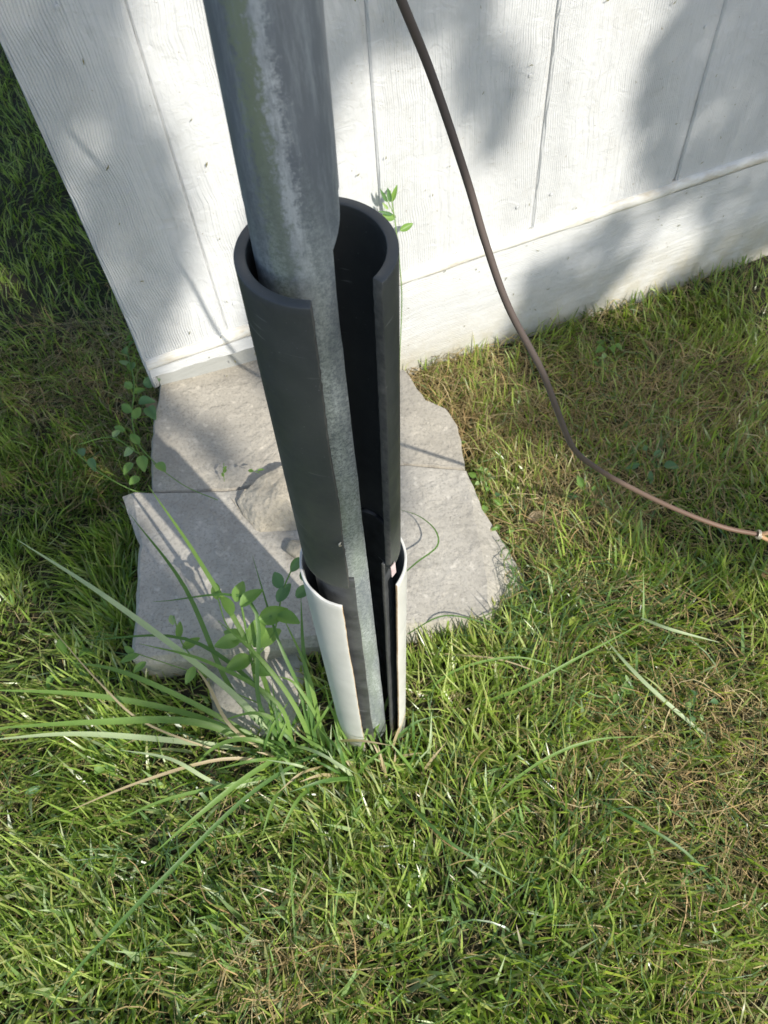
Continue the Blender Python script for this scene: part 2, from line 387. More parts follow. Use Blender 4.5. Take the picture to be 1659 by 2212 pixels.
# trim bead along the seam: sloped profile, wavering paint
def bead():
    prof = [(-.012, .000), (-.010, .009), (-.002, .0135), (.010, .012), (.018, .004), (.020, -.008), (-.012, -.008)]
    us = np.linspace(-.004, 3.05, 130); vs = []; fs = []; k = len(prof)
    for u in us:
        wv = .002*math.sin(u*9)+.0012*math.sin(u*31)
        for dz, o in prof: vs.append(wall(u, SEAM-.004+dz+wv, o+(.0006*math.sin(u*57+dz*300))))
    for i in range(len(us)-1):
        for j in range(k):
            j2 = (j+1) % k; fs.append((i*k+j, i*k+j2, (i+1)*k+j2, (i+1)*k+j))
    fs += [tuple(range(k)), tuple(range((len(us)-1)*k+k-1, (len(us)-1)*k-1, -1))]
    part('trim_bead', vs, fs, M_TRIM, W, smooth=True)
bead()
# skirt board: its lower edge drops from the corner to the lawn
def skirt():
    us = np.linspace(-.003, 3.05, 120); vs = []; fs = []
    lo = []
    for u in us:
        e = np.interp(u, [0, .28, .40, .5, .64, 3.05], [.162, .148, .125, -.05, -.3, -.35])
        lo.append(e+.002*math.sin(u*90)+.0015*math.sin(u*211))
    zt = SEAM-.0165; rows = 12
    for s_, off in ((0, .006), (1, -.012)):
        for i, u in enumerate(us):
            for r in range(rows):
                t = r/(rows-1); z = zt+(lo[i]-zt)*t
                vs.append(wall(u, z, off + (0 if s_ else .0016*math.sin(z*35+u*5)-.004*(r == rows-1))))
    n = len(us)*rows
    for i in range(len(us)-1):
        for r in range(rows-1):
            a = i*rows+r; fs.append((a, a+1, a+rows+1, a+rows)); fs.append((n+a, n+a+rows, n+a+rows+1, n+a+1))
        fs.append((i*rows, (i+1)*rows, n+(i+1)*rows, n+i*rows))
        a = i*rows+rows-1; fs.append((a, n+a, n+a+rows, a+rows))
    for r in range(rows-1): fs.append((r, n+r, n+r+1, r+1))
    part('skirt_board', vs, fs, M_SKIRT, W)
skirt()
part('sill', *box_geo(wall, .006, .499, -.12, .1850, -.085, -.030), M_SILL, W)
# thick peeling paint edge down the corner
pts = []; rad = []
for z in np.linspace(TOP, .13, 60):
    k = ss((.36-z)/.2)
    pts.append(wall(-.001-.004*k*(mnoise.noise(Vector((0, 0, z*30)))+.4), z, -.002)); rad.append(.004+.005*k+.003*k*mnoise.noise(Vector((5, 0, z*45))))
part('corner_edge', *tube_geo(pts, rad, 8), M_SIDE, W, smooth=True)
for u in (.235, .97, 1.06, 1.40, .10):
    for z in (.30, .62, .95):
        c = wall(u+random.uniform(-.004, .004), z+random.uniform(-.01, .01), .0005 if u > .2 else .0045); q = np.array(c)
        part('nail_head', *tube_geo([q, q+WN*.0010, q+WN*.0016], [.0042, .0042, .0030], 12), M_SIDE, W, smooth=False)
# grass clippings stuck to the paint
vs = []; fs = []
for i in range(150):
    u = random.uniform(.02, 2.2); z = random.uniform(.0, 1.3)
    if i % 3 == 0: z = random.uniform(-.08, .3)
    L = random.uniform(.002, .0065); Wd = random.uniform(.0008, .0016); a = random.gauss(1.0, .7); o = .0095
    ca, sa = math.cos(a), math.sin(a); b0 = len(vs)
    cu = random.uniform(-.4, .4)*L
    for t, wd in ((-1, .3), (0, 1), (1, .2)):
        for s_ in (-1, 1):
            du = t*L*ca - s_*wd*Wd*sa; dz = t*L*sa + s_*wd*Wd*ca + cu*(1-t*t)
            vs.append(wall(u+du, z+dz, o-.001*abs(t)))
    fs += [(b0, b0+1, b0+3, b0+2), (b0+2, b0+3, b0+5, b0+4)]
mk('grass_clippings', vs, fs, leaf_mat('dried_clipping', (.14, .13, .07), (.25, .22, .12)), label='dried grass clippings stuck all over the white shed wall', cat='clippings', kind='stuff')

# ------------------------------------------------------------------ concrete
def slz(x): return .095-.10*(x+.5)
def atp(px, py, dz=0.0):
    p = at(px, py, .05)
    for _ in range(6): p = at(px, py, slz(p[0])+dz)
    return p
def ring_refine(P, m, jit, seed):
    out = []
    for i in range(len(P)):
        a = np.array(P[i]); b = np.array(P[(i+1) % len(P)]); L = np.linalg.norm(b-a); k = max(1, int(L/.022))
        for j in range(k):
            t = j/k; p = a+(b-a)*t
            nn = Vector((p[0]*22+seed, p[1]*22, p[2]*22))
            q = mnoise.noise_vector(nn)*jit + mnoise.noise_vector(nn*3)*jit*.5
            out.append(p+np.array([q.x, q.y, q.z*.3]))
    return out
def slab(name, inner, outer, floor, mat, label, seed=0, cat='concrete slab', jit=.0045, root=None):
    """inner ring = top face edge, outer ring = shoulder edge (same count), both in metres"""
    n = len(inner); I = []; O = []
    for i in range(n):
        a, b = np.array(inner[i]), np.array(inner[(i+1) % n]); c, d = np.array(outer[i]), np.array(outer[(i+1) % n])
        k = max(1, int(np.linalg.norm(d-c)/.02))
        for j in range(k):
            t = j/k
            for lst, p in ((I, a+(b-a)*t), (O, c+(d-c)*t)):
                nn = Vector((p[0]*20+seed, p[1]*20, 3)); q = mnoise.noise_vector(nn)*jit+mnoise.noise_vector(nn*3.3)*jit*.6
                lst.append(np.array([p[0]+q.x, p[1]+q.y, p[2]+q.z*.3]))
    k = len(I); vs = []; fs = []
    cen = sum(I)/k
    rings = []
    for s_ in (.35, .7, .93, 1.0):   # top face, slightly hollowed and rough
        rg = []
        for p in I:
            q = cen+(p-cen)*s_
            if s_ < 1: q = q+np.array([0, 0, .002*mnoise.noise(Vector((q[0]*9+seed, q[1]*9, 0)))+.002*mnoise.noise(Vector((q[0]*30, q[1]*30, 2)))])
            rg.append(q)
        rings.append(rg)
    rings.append(O)
    rings.append([np.array([p[0]+.004*mnoise.noise(Vector((p[0]*30, p[1]*30, 9))), p[1], floor]) for p in O])
    vs = [cen]; 
    for rg in rings: vs += rg
    fs = [(0, 1+i, 1+(i+1) % k) for i in range(k)]
    for r in range(len(rings)-1):
        a = 1+r*k; b_ = a+k
        for i in range(k): j = (i+1) % k; fs.append((a+i, b_+i, b_+j, a+j))
    fs.append(tuple(range(1+(len(rings)-1)*k, 1+len(rings)*k)))
    o = mk(name, vs, fs, mat, label=label, cat=cat)
    bm = bmesh.new(); bm.from_mesh(o.data); bmesh.ops.recalc_face_normals(bm, faces=bm.faces); bm.to_mesh(o.data); bm.free()
    return o
def shoulder(I, d, dz):
    c = sum(np.array(p) for p in I)/len(I); out = []
    for p in I:
        v = np.array(p)-c; v[2] = 0; v /= np.linalg.norm(v); out.append(np.array(p)+v*d-np.array([0, 0, dz]))
    return out
I = [atp(*p) for p in ((332, 1058), (331, 950), (345, 850), (350, 790), (600, 775), (872, 800), (915, 862), (960, 884), (982, 915), (993, 965), (1000, 1010), (870, 1000), (640, 1045), (440, 1056))]
slab('concrete_slab', I, shoulder(I, .006, .008), -.14, M_CON2, 'worn tan concrete slab under the shed corner, behind the rock and the cracked joint', 3)
frt = [((292, 1066), (262, 1072, .02)), ((440, 1064), (440, 1062, .008)), ((640, 1053), (640, 1051, .008)), ((870, 1008), (870, 1006, .008)), ((1003, 1016), (1008, 1016, .008)),
       ((1018, 1080), (1040, 1100, .012)), ((1036, 1170), (1132, 1240, .032)), ((1050, 1250), (1134, 1288, .042)), ((1057, 1325), (1060, 1368, .045)),
       ((900, 1345), (900, 1390, .045)), ((640, 1378), (640, 1398, .02)), ((430, 1402), (430, 1424, .02)), ((322, 1420), (320, 1438, .022)), ((292, 1408), (286, 1426, .02)), ((303, 1250), (297, 1250, .01)), ((308, 1180), (302, 1180, .01)), ((296, 1120), (282, 1125, .015))]
I = [atp(*a) for a, b_ in frt]; O = [atp(b_[0], b_[1], -b_[2]) for a, b_ in frt]
slab('concrete_slab', I, O, -.12, M_CON, 'large pale grey broken concrete slab with sloping right end, nearest the black pipe', 8)
LZ = .012
I = [at(x, y, LZ) for x, y in ((450, 1400), (645, 1380), (645, 1580), (500, 1592), (482, 1580))]
O = [at(x, y, LZ-d) for x, y, d in ((420, 1400, .012), (660, 1370, .006), (652, 1590, .006), (492, 1602, .01), (468, 1586, .014))]
slab('concrete_block', I, O, -.12, M_CON, 'low grey concrete block sunk in the grass below the front edge of the big slab', 14, 'concrete block', .003)

def rock(name, cen, size, seed, label, mat=M_ROCK, cuts=9, rot=0.0, sub=4):
    bm = bmesh.new(); bmesh.ops.create_icosphere(bm, subdivisions=sub, radius=1)
    r = random.Random(seed); planes = []
    for _ in range(cuts):
        v = Vector((r.gauss(0, 1), r.gauss(0, 1), r.gauss(0, .8))).normalized(); planes.append((v, r.uniform(.62, .85)))
    for v in bm.verts:
        p = v.co.copy()
        for nn, d in planes:
            e = p.dot(nn)-d
            if e > 0: p -= nn*e*.98
        p += p.normalized()*(.04*mnoise.noise(p*2.2+Vector((seed, 0, 0)))+.035*mnoise.noise(p*7+Vector((seed, 3, 0))))
        v.co = Vector((p.x*size[0], p.y*size[1], p.z*size[2]))
    bmesh.ops.rotate(bm, verts=bm.verts, cent=(0, 0, 0), matrix=Matrix.Rotation(rot, 3, 'Z'))
    me = bpy.data.meshes.new(name); bm.to_mesh(me); bm.free(); me.materials.append(mat)
    me.polygons.foreach_set('use_smooth', [False]*len(me.polygons))
    o = bpy.data.objects.new(name, me); COL.objects.link(o); o.location = cen; tag(o, label, 'rock'); return o
def hull_rock(name, pts, label, seed):
    bm = bmesh.new()
    for p in pts: bm.verts.new(tuple(p))
    r = bmesh.ops.convex_hull(bm, input=bm.verts)
    bmesh.ops.delete(bm, geom=[g for g in r['geom_interior'] if isinstance(g, bmesh.types.BMVert)], context='VERTS')
    bmesh.ops.bevel(bm, geom=bm.edges[:]+bm.verts[:], offset=.005, segments=2, profile=.6, affect='EDGES')
    bmesh.ops.triangulate(bm, faces=bm.faces); bmesh.ops.subdivide_edges(bm, edges=[e for e in bm.edges if e.calc_length() > .012], cuts=4, use_grid_fill=True)
    bm.normal_update()
    for v in bm.verts:
        q = v.co*34+Vector((seed, 0, 0)); v.co += v.normal*(.0030*mnoise.noise(q)+.0018*mnoise.noise(q*3.1))
    c = sum((v.co for v in bm.verts), Vector())/len(bm.verts)
    for v in bm.verts: v.co -= c
    me = bpy.data.meshes.new(name); bm.to_mesh(me); bm.free(); me.materials.append(M_ROCK)
    o = bpy.data.objects.new(name, me); COL.objects.link(o); o.location = c; tag(o, label, 'rock')
bz = lambda x, y, dz: atp(x, y, dz)
hull_rock('rock', [bz(507, 1085, .006), bz(520, 1108, -.002), bz(553, 1152, -.002), (bz(600, 1142, -.002)), bz(655, 1148, -.002), bz(680, 1090, -.002), bz(672, 1020, .0),
    bz(525, 1060, .028), bz(560, 1030, .040), bz(606, 1003, .045), bz(660, 1006, .040), bz(545, 1098, .030), bz(572, 1112, .034), bz(640, 1098, .045), bz(560, 1130, .014), bz(600, 1070, .058), bz(650, 1060, .056)],
    'buff angular rock lying on the concrete beside the black pipe', 3)
p = atp(650, 1195); rock('rock', (p[0], p[1], p[2]+.012), (.032, .034, .02), 12, 'small pale stone chip below the larger rock, half behind the pipe', rot=1.0, sub=3)

# ------------------------------------------------------------------ the post: pole in split pipes
def AX(z): return np.array([-.0681+.0362*z, .4926-.0410*z, z])
lean = Vector((0, 0, 1)).rotation_difference(Vector(AX(1)-AX(0)))
def split_pipe(name, z0, z1, ro, ri, a0, a1, mat_out, mat_in, mat_edge, root, centre=None, wav=0.0, wavtop=0.0, na=60, nz=60, jag=0.0):
    """open pipe from bearing a0 round to a1 (degrees), real wall thickness; local frame leans with the post"""
    base = AX(z0) if centre is None else centre
    H = z1-z0; V = []; F = []; MI = []
    for j in range(nz+1):
        z = H*j/nz
        d0 = wav*mnoise.noise(Vector((z*9, 1, a0)))+jag*mnoise.noise(Vector((z*160, 4, a0)))
        d1 = wav*mnoise.noise(Vector((z*9, 7, a1)))+jag*mnoise.noise(Vector((z*160, 9, a1)))
        for i in range(na+1):
            a = R(a0+d0+(a1+d1-a0-d0)*i/na)
            zz = z + (wavtop*(mnoise.noise(Vector((a*3, 0, 2)))) if j in (0, nz) else 0)
            for r in (ro, ri): V.append((math.cos(a)*r, math.sin(a)*r, zz))
    k = (na+1)*2
    def q(a, b_, c, d, m_): F.append((a, b_, c, d)); MI.append(m_)
    for j in range(nz):
        for i in range(na):
            a = j*k+2*i
            q(a, a+2, a+k+2, a+k, 0); q(a+1, a+k+1, a+k+3, a+3, 1)
        a = j*k; q(a, a+k, a+k+1, a+1, 2); a = j*k+2*na; q(a, a+1, a+k+1, a+k, 2)
    for i in range(na):
        a = 2*i; q(a, a+1, a+3, a+2, 0); a = nz*k+2*i; q(a, a+2, a+3, a+1, 0)
    me = bpy.data.meshes.new(name); me.from_pydata(V, [], F); me.update()
    for m_ in (mat_out, mat_in, mat_edge): me.materials.append(m_)
    me.polygons.foreach_set('material_index', MI)
    o = bpy.data.objects.new(name, me); COL.objects.link(o)
    bm = bmesh.new(); bm.from_mesh(me)
    bm.to_mesh(me); bm.free()
    me.polygons.foreach_set('use_smooth', [True]*len(me.polygons))
    md = o.modifiers.new('bevel', 'BEVEL'); md.width = .0008; md.segments = 2; md.limit_method = 'ANGLE'; md.angle_limit = R(50); md.harden_normals = False
    o.rotation_mode = 'QUATERNION'; o.rotation_quaternion = lean; o.location = tuple(base)
    if root is not None:
        o.parent = root; o.matrix_parent_inverse = Matrix.Translation(-Vector(root.location))
    return o
ZB, ZW = 1.158, .700
# black pipe and white pipe and sleeve: separate things that could slide off the pole
blk = split_pipe('black_pipe', ZW+.034, ZB, .057, .0485, -42, 263, M_BLK, M_BLK, M_BLKEDGE, None, wav=2.5, jag=1.2)
tag(blk, 'matt black split plastic pipe standing open round the galvanised pole', 'pipe')
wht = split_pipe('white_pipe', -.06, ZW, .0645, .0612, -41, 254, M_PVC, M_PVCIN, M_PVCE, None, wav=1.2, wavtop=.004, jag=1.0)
tag(wht, 'thin white split plastic pipe round the foot of the pole, standing in the grass', 'pipe')
slv = split_pipe('dark_sleeve', -.06, ZW+.039, .0484, .0440, -44, 270, M_SLV, M_SLV, M_BLKEDGE, None, wav=2)
tag(slv, 'scuffed dark inner sleeve showing through the slit of the white pipe', 'sleeve')
# scrap of label caught in the rim
cz = ZW+.03; aa = R(-44); c = AX(cz)
vs = []; fs = []
for j in range(5):
    for i in range(3):
        r = .0583+.001*i; a = aa+i*.05; z = -.012+.006*j
        vs.append((c[0]+math.cos(a)*r, c[1]+math.sin(a)*r, cz+z+.003*i))
for j in range(4):
    for i in range(2): a = j*3+i; fs.append((a, a+1, a+4, a+3))
vs2 = [(x+.0006, y-.0006, z) for x, y, z in vs]; k = len(vs); fs += [tuple(i+k for i in f[::-1]) for f in fs[:]]
mk('label_scrap', vs+vs2, fs, M_SCUFF, label='tiny pinkish label scrap caught on the rim of the white pipe', cat='label')

# pole: full tube above, cut-away channel below the rim
PT = thing('steel_pole', 'weathered galvanised steel pole leaning inside the split pipes', 'pole', tuple(AX(0)))
RP = .0318
def PX(z): return AX(z)+np.array([np.interp(z, [0, 1.1, 2.4], [-.001, -.0120, -.0180]), np.interp(z, [0, 1.1, 2.4], [-.002, .004, .11]), 0])
ZC = 1.178
def pole_piece(name, zlist, ranges, mat, mat_edge, th=.0032, na=72):
    V = []; F = []; MI = []; base = PX(ZC)
    for z, (a0, a1) in zip(zlist, ranges):
        c = PX(z)-base; rr = RP*(1+.006*mnoise.noise(Vector((z*20, 0, 0))))
        for i in range(na+1):
            a = R(a0+(a1-a0)*i/na)
            for r in (rr, rr-th): V.append((c[0]+math.cos(a)*r, c[1]+math.sin(a)*r, c[2]))
    k = (na+1)*2; nz = len(zlist)-1
    for j in range(nz):
        for i in range(na):
            a = j*k+2*i; F.append((a, a+2, a+k+2, a+k)); MI.append(0); F.append((a+1, a+k+1, a+k+3, a+3)); MI.append(0)
        a = j*k; F.append((a, a+k, a+k+1, a+1)); MI.append(1); a = j*k+2*na; F.append((a, a+1, a+k+1, a+k)); MI.append(1)
    for i in range(na):
        a = 2*i; F.append((a, a+1, a+3, a+2)); MI.append(1); a = nz*k+2*i; F.append((a, a+2, a+3, a+1)); MI.append(1)
    me = bpy.data.meshes.new(name); me.from_pydata(V, [], F); me.update(); me.materials.append(mat); me.materials.append(mat_edge)
    me.polygons.foreach_set('material_index', MI); me.polygons.foreach_set('use_smooth', [True]*len(me.polygons))
    o = bpy.data.objects.new(name, me); COL.objects.link(o); o.location = tuple(base)
    md = o.modifiers.new('edge', 'EDGE_SPLIT'); md.split_angle = R(50)
    reparent(o, PT); return o
zl = list(np.linspace(-.05, ZC-.022, 90))+[ZC-.014, ZC-.010, ZC-.006, ZC-.002, ZC+.002, ZC+.008, ZC+.02]+list(np.linspace(ZC+.05, 2.4, 12)); rg = []
for z in zl:
    if z < ZC-.015: a1 = np.interp(z, [.0, 1.1], [-32, -43])+2.2*mnoise.noise(Vector((z*14, 0, 3)))+.9*mnoise.noise(Vector((z*150, 0, 3))); a0 = -262
    else: a1 = np.interp(z, [ZC-.014, ZC-.004, ZC+.004], [-42, -24, -14]); a0 = np.interp(z, [ZC-.014, ZC+.02], [-262, -373.6])
    rg.append((a0, a1))
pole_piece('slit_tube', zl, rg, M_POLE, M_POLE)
# cap at the very top of the pole
tp = PX(2.4); vs, fs = tube_geo([tp+[0, 0, .0005], tp+[0, 0, .02], tp+[0, 0, .03]], [.036, .036, .02], 32)
part('cap', vs, fs, M_POLE, PT, smooth=False)
# tiny snail-like flake on the pipe edge
a = R(263); c = AX(.84); e = np.array([c[0]+math.cos(a)*.058, c[1]+math.sin(a)*.058, .84])
vs, fs = tube_geo([e+[-.001, -.001, .004], e+[-.003, -.002, .002], e+[-.003, -.002, -.001], e+[-.001, -.001, -.003]], [.0004, .0012, .0012, .0004], 6)
mk('husk', vs, fs, M_WIRE, smooth=True, label='tiny pale husk stuck to the cut edge of the black pipe', cat='husk')

# ------------------------------------------------------------------ cable
cab = [(867, 0, .785), (937, 175, .825), (1009, 390, .87), (1049, 525, .905), (1099, 665, .955), (1170, 800, 1.035), (1205, 890, 1.105), (1240, 970, 1.19), (1290, 1012, 1.27), (1360, 1052, 1.36), (1460, 1100, 1.46), (1560, 1138, 1.53), (1640, 1155, 1.56)]
cp = [CAM+ray(x, y)*t for x, y, t in cab]
topc = [np.array([-.04, .735, 2.28]), np.array([-.01, .735, 1.75])]
dv = cp[0]-cp[1]; dv /= np.linalg.norm(dv)
topc = [cp[0]+dv*k+np.array([-.10*k*k, .0, 0]) for k in (.9, .5, .3, .18, .08)]
pts = catmull(topc+cp, 8)
CB = thing('guy_cable', 'brown guy cable curving down past the wall and bending to its anchor in the grass', 'cable', tuple(cp[-1]))
part('sheath', *tube_geo(pts, .0043, 14), M_CAB, CB, smooth=True)
e = Vector(cp[-1]); d = (Vector(cp[-1])-Vector(cp[-2])).normalized()
s1 = d.cross(Vector((0, 0, 1))).normalized(); s2 = s1.cross(d)
ring = []
for i in range(34):
    t = i/34*2*math.pi*2.2; ring.append(e+d*(-.004+.006*i/34)+(s1*math.cos(t)+s2*math.sin(t))*.0078)
part('wire_wrap', *tube_geo(ring, .0013, 6), M_WIRE, CB, smooth=True)
loop = [e, e+d*.012+s2*.012, e+d*.03+s2*.016, e+d*.045+s2*.004, e+d*.036-s2*.010, e+d*.016-s2*.008, e]
part('thimble', *tube_geo(catmull(loop, 5), .004, 8), M_RUST, CB, smooth=True)
gz0 = float(gh(e.x+.06, e.y))
rodp = [e+d*.04, e+d*.052+Vector((0, 0, -.02)), Vector((e.x+.13, e.y+.05, gz0+.02)), Vector((e.x+.14, e.y+.05, gz0-.1))]
an = thing('ground_anchor', 'rusty anchor rod in the grass holding the end of the brown cable', 'anchor', (e.x+.14, e.y+.05, gz0))
part('rod', *tube_geo(catmull(rodp, 5), .0045, 8), M_RUST, an, smooth=True)
vs, fs = tube_geo([rodp[2], rodp[2]+Vector((0, 0, .004))], .014, 12); part('washer', vs, fs, M_RUST, an)

# ------------------------------------------------------------------ lawn
def ovpix(x, y, z): return pix(np.stack([x, y, z], -1))
from math import isclose
def inpoly(x, y, P):
    P = np.array(P)[:, :2]; c = np.zeros(len(x), bool); j = len(P)-1
    for i in range(len(P)):
        xi, yi = P[i]; xj, yj = P[j]
        hit = ((yi > y) != (yj > y)) & (x < (xj-xi)*(y-yi)/(yj-yi+1e-12)+xi); c ^= hit; j = i
    return c
slab_polys = [[atp(*p) for p in ((345, 800), (870, 800), (960, 884), (990, 965), (1005, 1015), (1088, 1240), (1088, 1270), (1040, 1335), (900, 1375), (640, 1390), (320, 1432), (290, 1418), (303, 1250), (300, 1070), (332, 1058))],
              [at(*p, LZ) for p in ((435, 1400), (650, 1380), (645, 1575), (500, 1585), (470, 1570))]]
def keep(x, y, m=0.0):
    k = np.ones(len(x), bool)
    for P in slab_polys: k &= ~inpoly(x, y, P)
    w_ = (x-WC[0])*WN[0]+(y-WC[1])*WN[1]; u = (x-WC[0])*WD[0]+(y-WC[1])*WD[1]
    k &= ~((w_ < .012) & (u > -.01))
    k &= np.hypot(x+.068, y-.493) > .066
    return k
# dead / bare patches given on the ground: centre, radius, amount
dead = [(1150, 850, .24, 1.0), (1050, 900, .10, .9), (1350, 900, .26, .8), (1250, 1130, .2, .8), (1500, 800, .3, .6), (1450, 1650, .25, .6), (230, 760, .22, .6), (250, 950, .15, .5), (1500, 1950, .25, .5), (600, 2100, .15, .4), (950, 800, .12, .9)]
DD = [(at(a, b_, -.05)[:2], r, k) for a, b_, r, k in dead]
def deadness(x, y):
    d = .14+.35*(vn(x, y, 4.5, 5)-.4)
    for c, r, k in DD: d = d+k*.75*np.exp(-((x-c[0])**2+(y-c[1])**2)/(r*r))
    return np.clip(d, .03, .85)
EP = []
for P in slab_polys:
    for i in range(len(P)):
        a, b_ = np.array(P[i])[:2], np.array(P[(i+1) % len(P)])[:2]
        for t in np.linspace(0, 1, max(2, int(np.linalg.norm(b_-a)/.03)), endpoint=False): EP.append(a+(b_-a)*t)
EP = np.array(EP)
def edge_trim(x, y):                  # grass is worn short right beside the concrete
    d = np.full(len(x), 9.0)
    for p in EP: d = np.minimum(d, np.hypot(x-p[0], y-p[1]))
    return .45+.55*ss(d/.08)
def blades(name, n, xr, yr, Lr, Wr, mat, palette, label, leanmax=1.0, dens=None, seed=0, flat=False, cat='grass', droop=1.0):
    r = np.random.default_rng(seed)
    x = r.uniform(*xr, n); y = r.uniform(*yr, n)
    k = keep(x, y)
    if dens is not None: k &= r.random(n) < dens(x, y)
    x = x[k]; y = y[k]; n = len(x)
    # clumping: pull towards tuft centres
    z = gh(x, y)-.004
    th = 2*math.pi*(vn(x, y, 2.2, 3)*1.6+vn(x, y, 9, 4)*.7)+r.normal(0, 1.1, n)
    L = r.uniform(*Lr, n)*(.7+.6*vn(x, y, 6, 6))*edge_trim(x, y); Wd = r.uniform(*Wr, n)
    lean_ = np.clip(r.normal(.55, .34, n), .02, 1.4)*leanmax
    if flat: lean_ = r.uniform(1.1, 1.55, n)
    bend = r.normal(.4, .4, n)*droop
    hd = np.stack([np.cos(th), np.sin(th)], 1); sd = np.stack([-hd[:, 1], hd[:, 0]], 1)
    tw = r.normal(0, .7, n)
    K = 4; pos = np.stack([x, y, z], 1); P = [pos]; ang = lean_.copy()
    for s_ in range(K-1):
        stp = L/(K-1); P.append(P[-1]+np.stack([hd[:, 0]*np.sin(ang)*stp, hd[:, 1]*np.sin(ang)*stp, np.cos(ang)*stp], 1)); ang = np.clip(ang+bend/(K-1), -.4, 2.2)
    side = np.stack([sd[:, 0]*np.cos(tw)+0*x, sd[:, 1]*np.cos(tw), np.sin(tw)], 1)
    prof = [.8, 1.0, .75]
    V = np.zeros((n, 7, 3))
    for s_ in range(3):
        V[:, 2*s_] = P[s_]-side*(Wd*prof[s_]/2)[:, None]; V[:, 2*s_+1] = P[s_]+side*(Wd*prof[s_]/2)[:, None]
    V[:, 6] = P[3]
    if flat: V[..., 2] = np.maximum(V[..., 2], gh(V[..., 0], V[..., 1])+.004)+r.uniform(0, .022, n)[:, None]
    tri = np.array([[0, 1, 3], [0, 3, 2], [2, 3, 5], [2, 5, 4], [4, 5, 6]])
    Fc = (np.arange(n)[:, None, None]*7+tri[None]).reshape(-1, 3)
    me = bpy.data.meshes.new(name); me.vertices.add(n*7); me.vertices.foreach_set('co', V.ravel())
    nf = len(Fc); me.loops.add(nf*3); me.loops.foreach_set('vertex_index', Fc.ravel().astype(np.int32))
    me.polygons.add(nf); me.polygons.foreach_set('loop_start', np.arange(nf, dtype=np.int32)*3)
    try: me.polygons.foreach_set('loop_total', np.full(nf, 3, dtype=np.int32))
    except Exception: pass
    me.polygons.foreach_set('use_smooth', np.ones(nf, bool))
    me.update(calc_edges=True)
    pal = np.array(palette); ci = r.random(n)*(.6)+.4*vn(x, y, 3.5, 8)
    i0 = np.clip((ci*(len(pal)-1)).astype(int), 0, len(pal)-2); fr = (ci*(len(pal)-1)-i0)[:, None]
    C = pal[i0]*(1-fr)+pal[i0+1]*fr; C = C*r.uniform(.6, 1.4, n)[:, None]
    cc = np.ones((n, 7, 4)); cc[:, :, :3] = C[:, None, :]
    if not flat and mat is M_GRASS:      # pale sheaths at the foot, some browned tips
        cc[:, :2, :3] = cc[:, :2, :3]*.6+np.array([.25, .23, .12])*.4
        br = r.random(n) < .22; cc[br, 6, :3] = np.array([.5, .38, .2]); cc[br, 4:6, :3] = cc[br, 4:6, :3]*.6+np.array([.45, .38, .18])*.4
    at_ = me.attributes.new('col', 'FLOAT_COLOR', 'POINT'); at_.data.foreach_set('color', cc.ravel())
    me.materials.append(mat); o = bpy.data.objects.new(name, me); COL.objects.link(o)
    tag(o, label, cat, None, 'stuff'); return o
GR = [(.085, .145, .035), (.16, .25, .05), (.26, .37, .07), (.41, .50, .13), (.60, .63, .32)]
ST = [(.30, .22, .10), (.42, .32, .14), (.54, .44, .24), (.34, .26, .11), (.50, .34, .16)]
near = lambda x, y: (1-.85*deadness(x, y))*np.clip(.05+1.9*vn(x, y, 9, 14), 0, 1)
blades('lawn_grass', 72000, (-1.25, 1.15), (-.35, 1.75), (.035, .105), (.0028, .0064), M_GRASS, GR, 'short green lawn grass growing all round the pole and slabs', dens=near, seed=1)
blades('lawn_grass', 60000, (-2.6, 2.6), (1.3, 4.2), (.035, .085), (.003, .0055), M_GRASS, GR, 'shaded lawn grass stretching away beside the shed corner', dens=lambda x, y: np.where((y < 1.75) & (x > -1.25) & (x < 1.15), 0, .9), seed=2)
blades('lawn_grass', 24000, (-1.2, 1.2), (-.35, 1.9), (.05, .13), (.0022, .0050), M_GRASS, GR[1:], 'fine longer grass blades flopping over the shorter lawn', leanmax=1.7, dens=lambda x, y: .35+.5*vn(x, y, 3, 9), seed=3, droop=1.4)
BG = [(.12, .22, .08), (.19, .32, .11), (.28, .41, .15), (.50, .57, .38), (.23, .37, .09)]
blades('lawn_grass', 17000, (-1.2, 1.1), (-.35, 1.3), (.045, .10), (.0055, .0095), M_GRASS, BG, 'broad bright grass blades standing out of the lower lawn', dens=lambda x, y: np.clip(1.1*ss((.45-y)/.4)*ss((.35-x)/.6)+.9*vn(x, y, 4, 11)-.3, 0, 1), seed=9, leanmax=1.2, droop=.8)
blades('dead_grass', 60000, (-1.3, 1.2), (-.35, 2.0), (.025, .085), (.0011, .0024), M_DEAD, ST, 'matted straw coloured dead grass lying between the green blades', dens=lambda x, y: np.clip(deadness(x, y)*1.5, 0, 1), seed=4, flat=True, cat='dead grass')
blades('dead_grass', 18000, (-1.3, 1.2), (-.35, 2.0), (.03, .07), (.001, .0022), M_DEAD, ST, 'upright dry straw stalks standing among the green blades', dens=lambda x, y: np.clip(deadness(x, y), 0, 1), seed=5, leanmax=1.4, cat='dead grass')

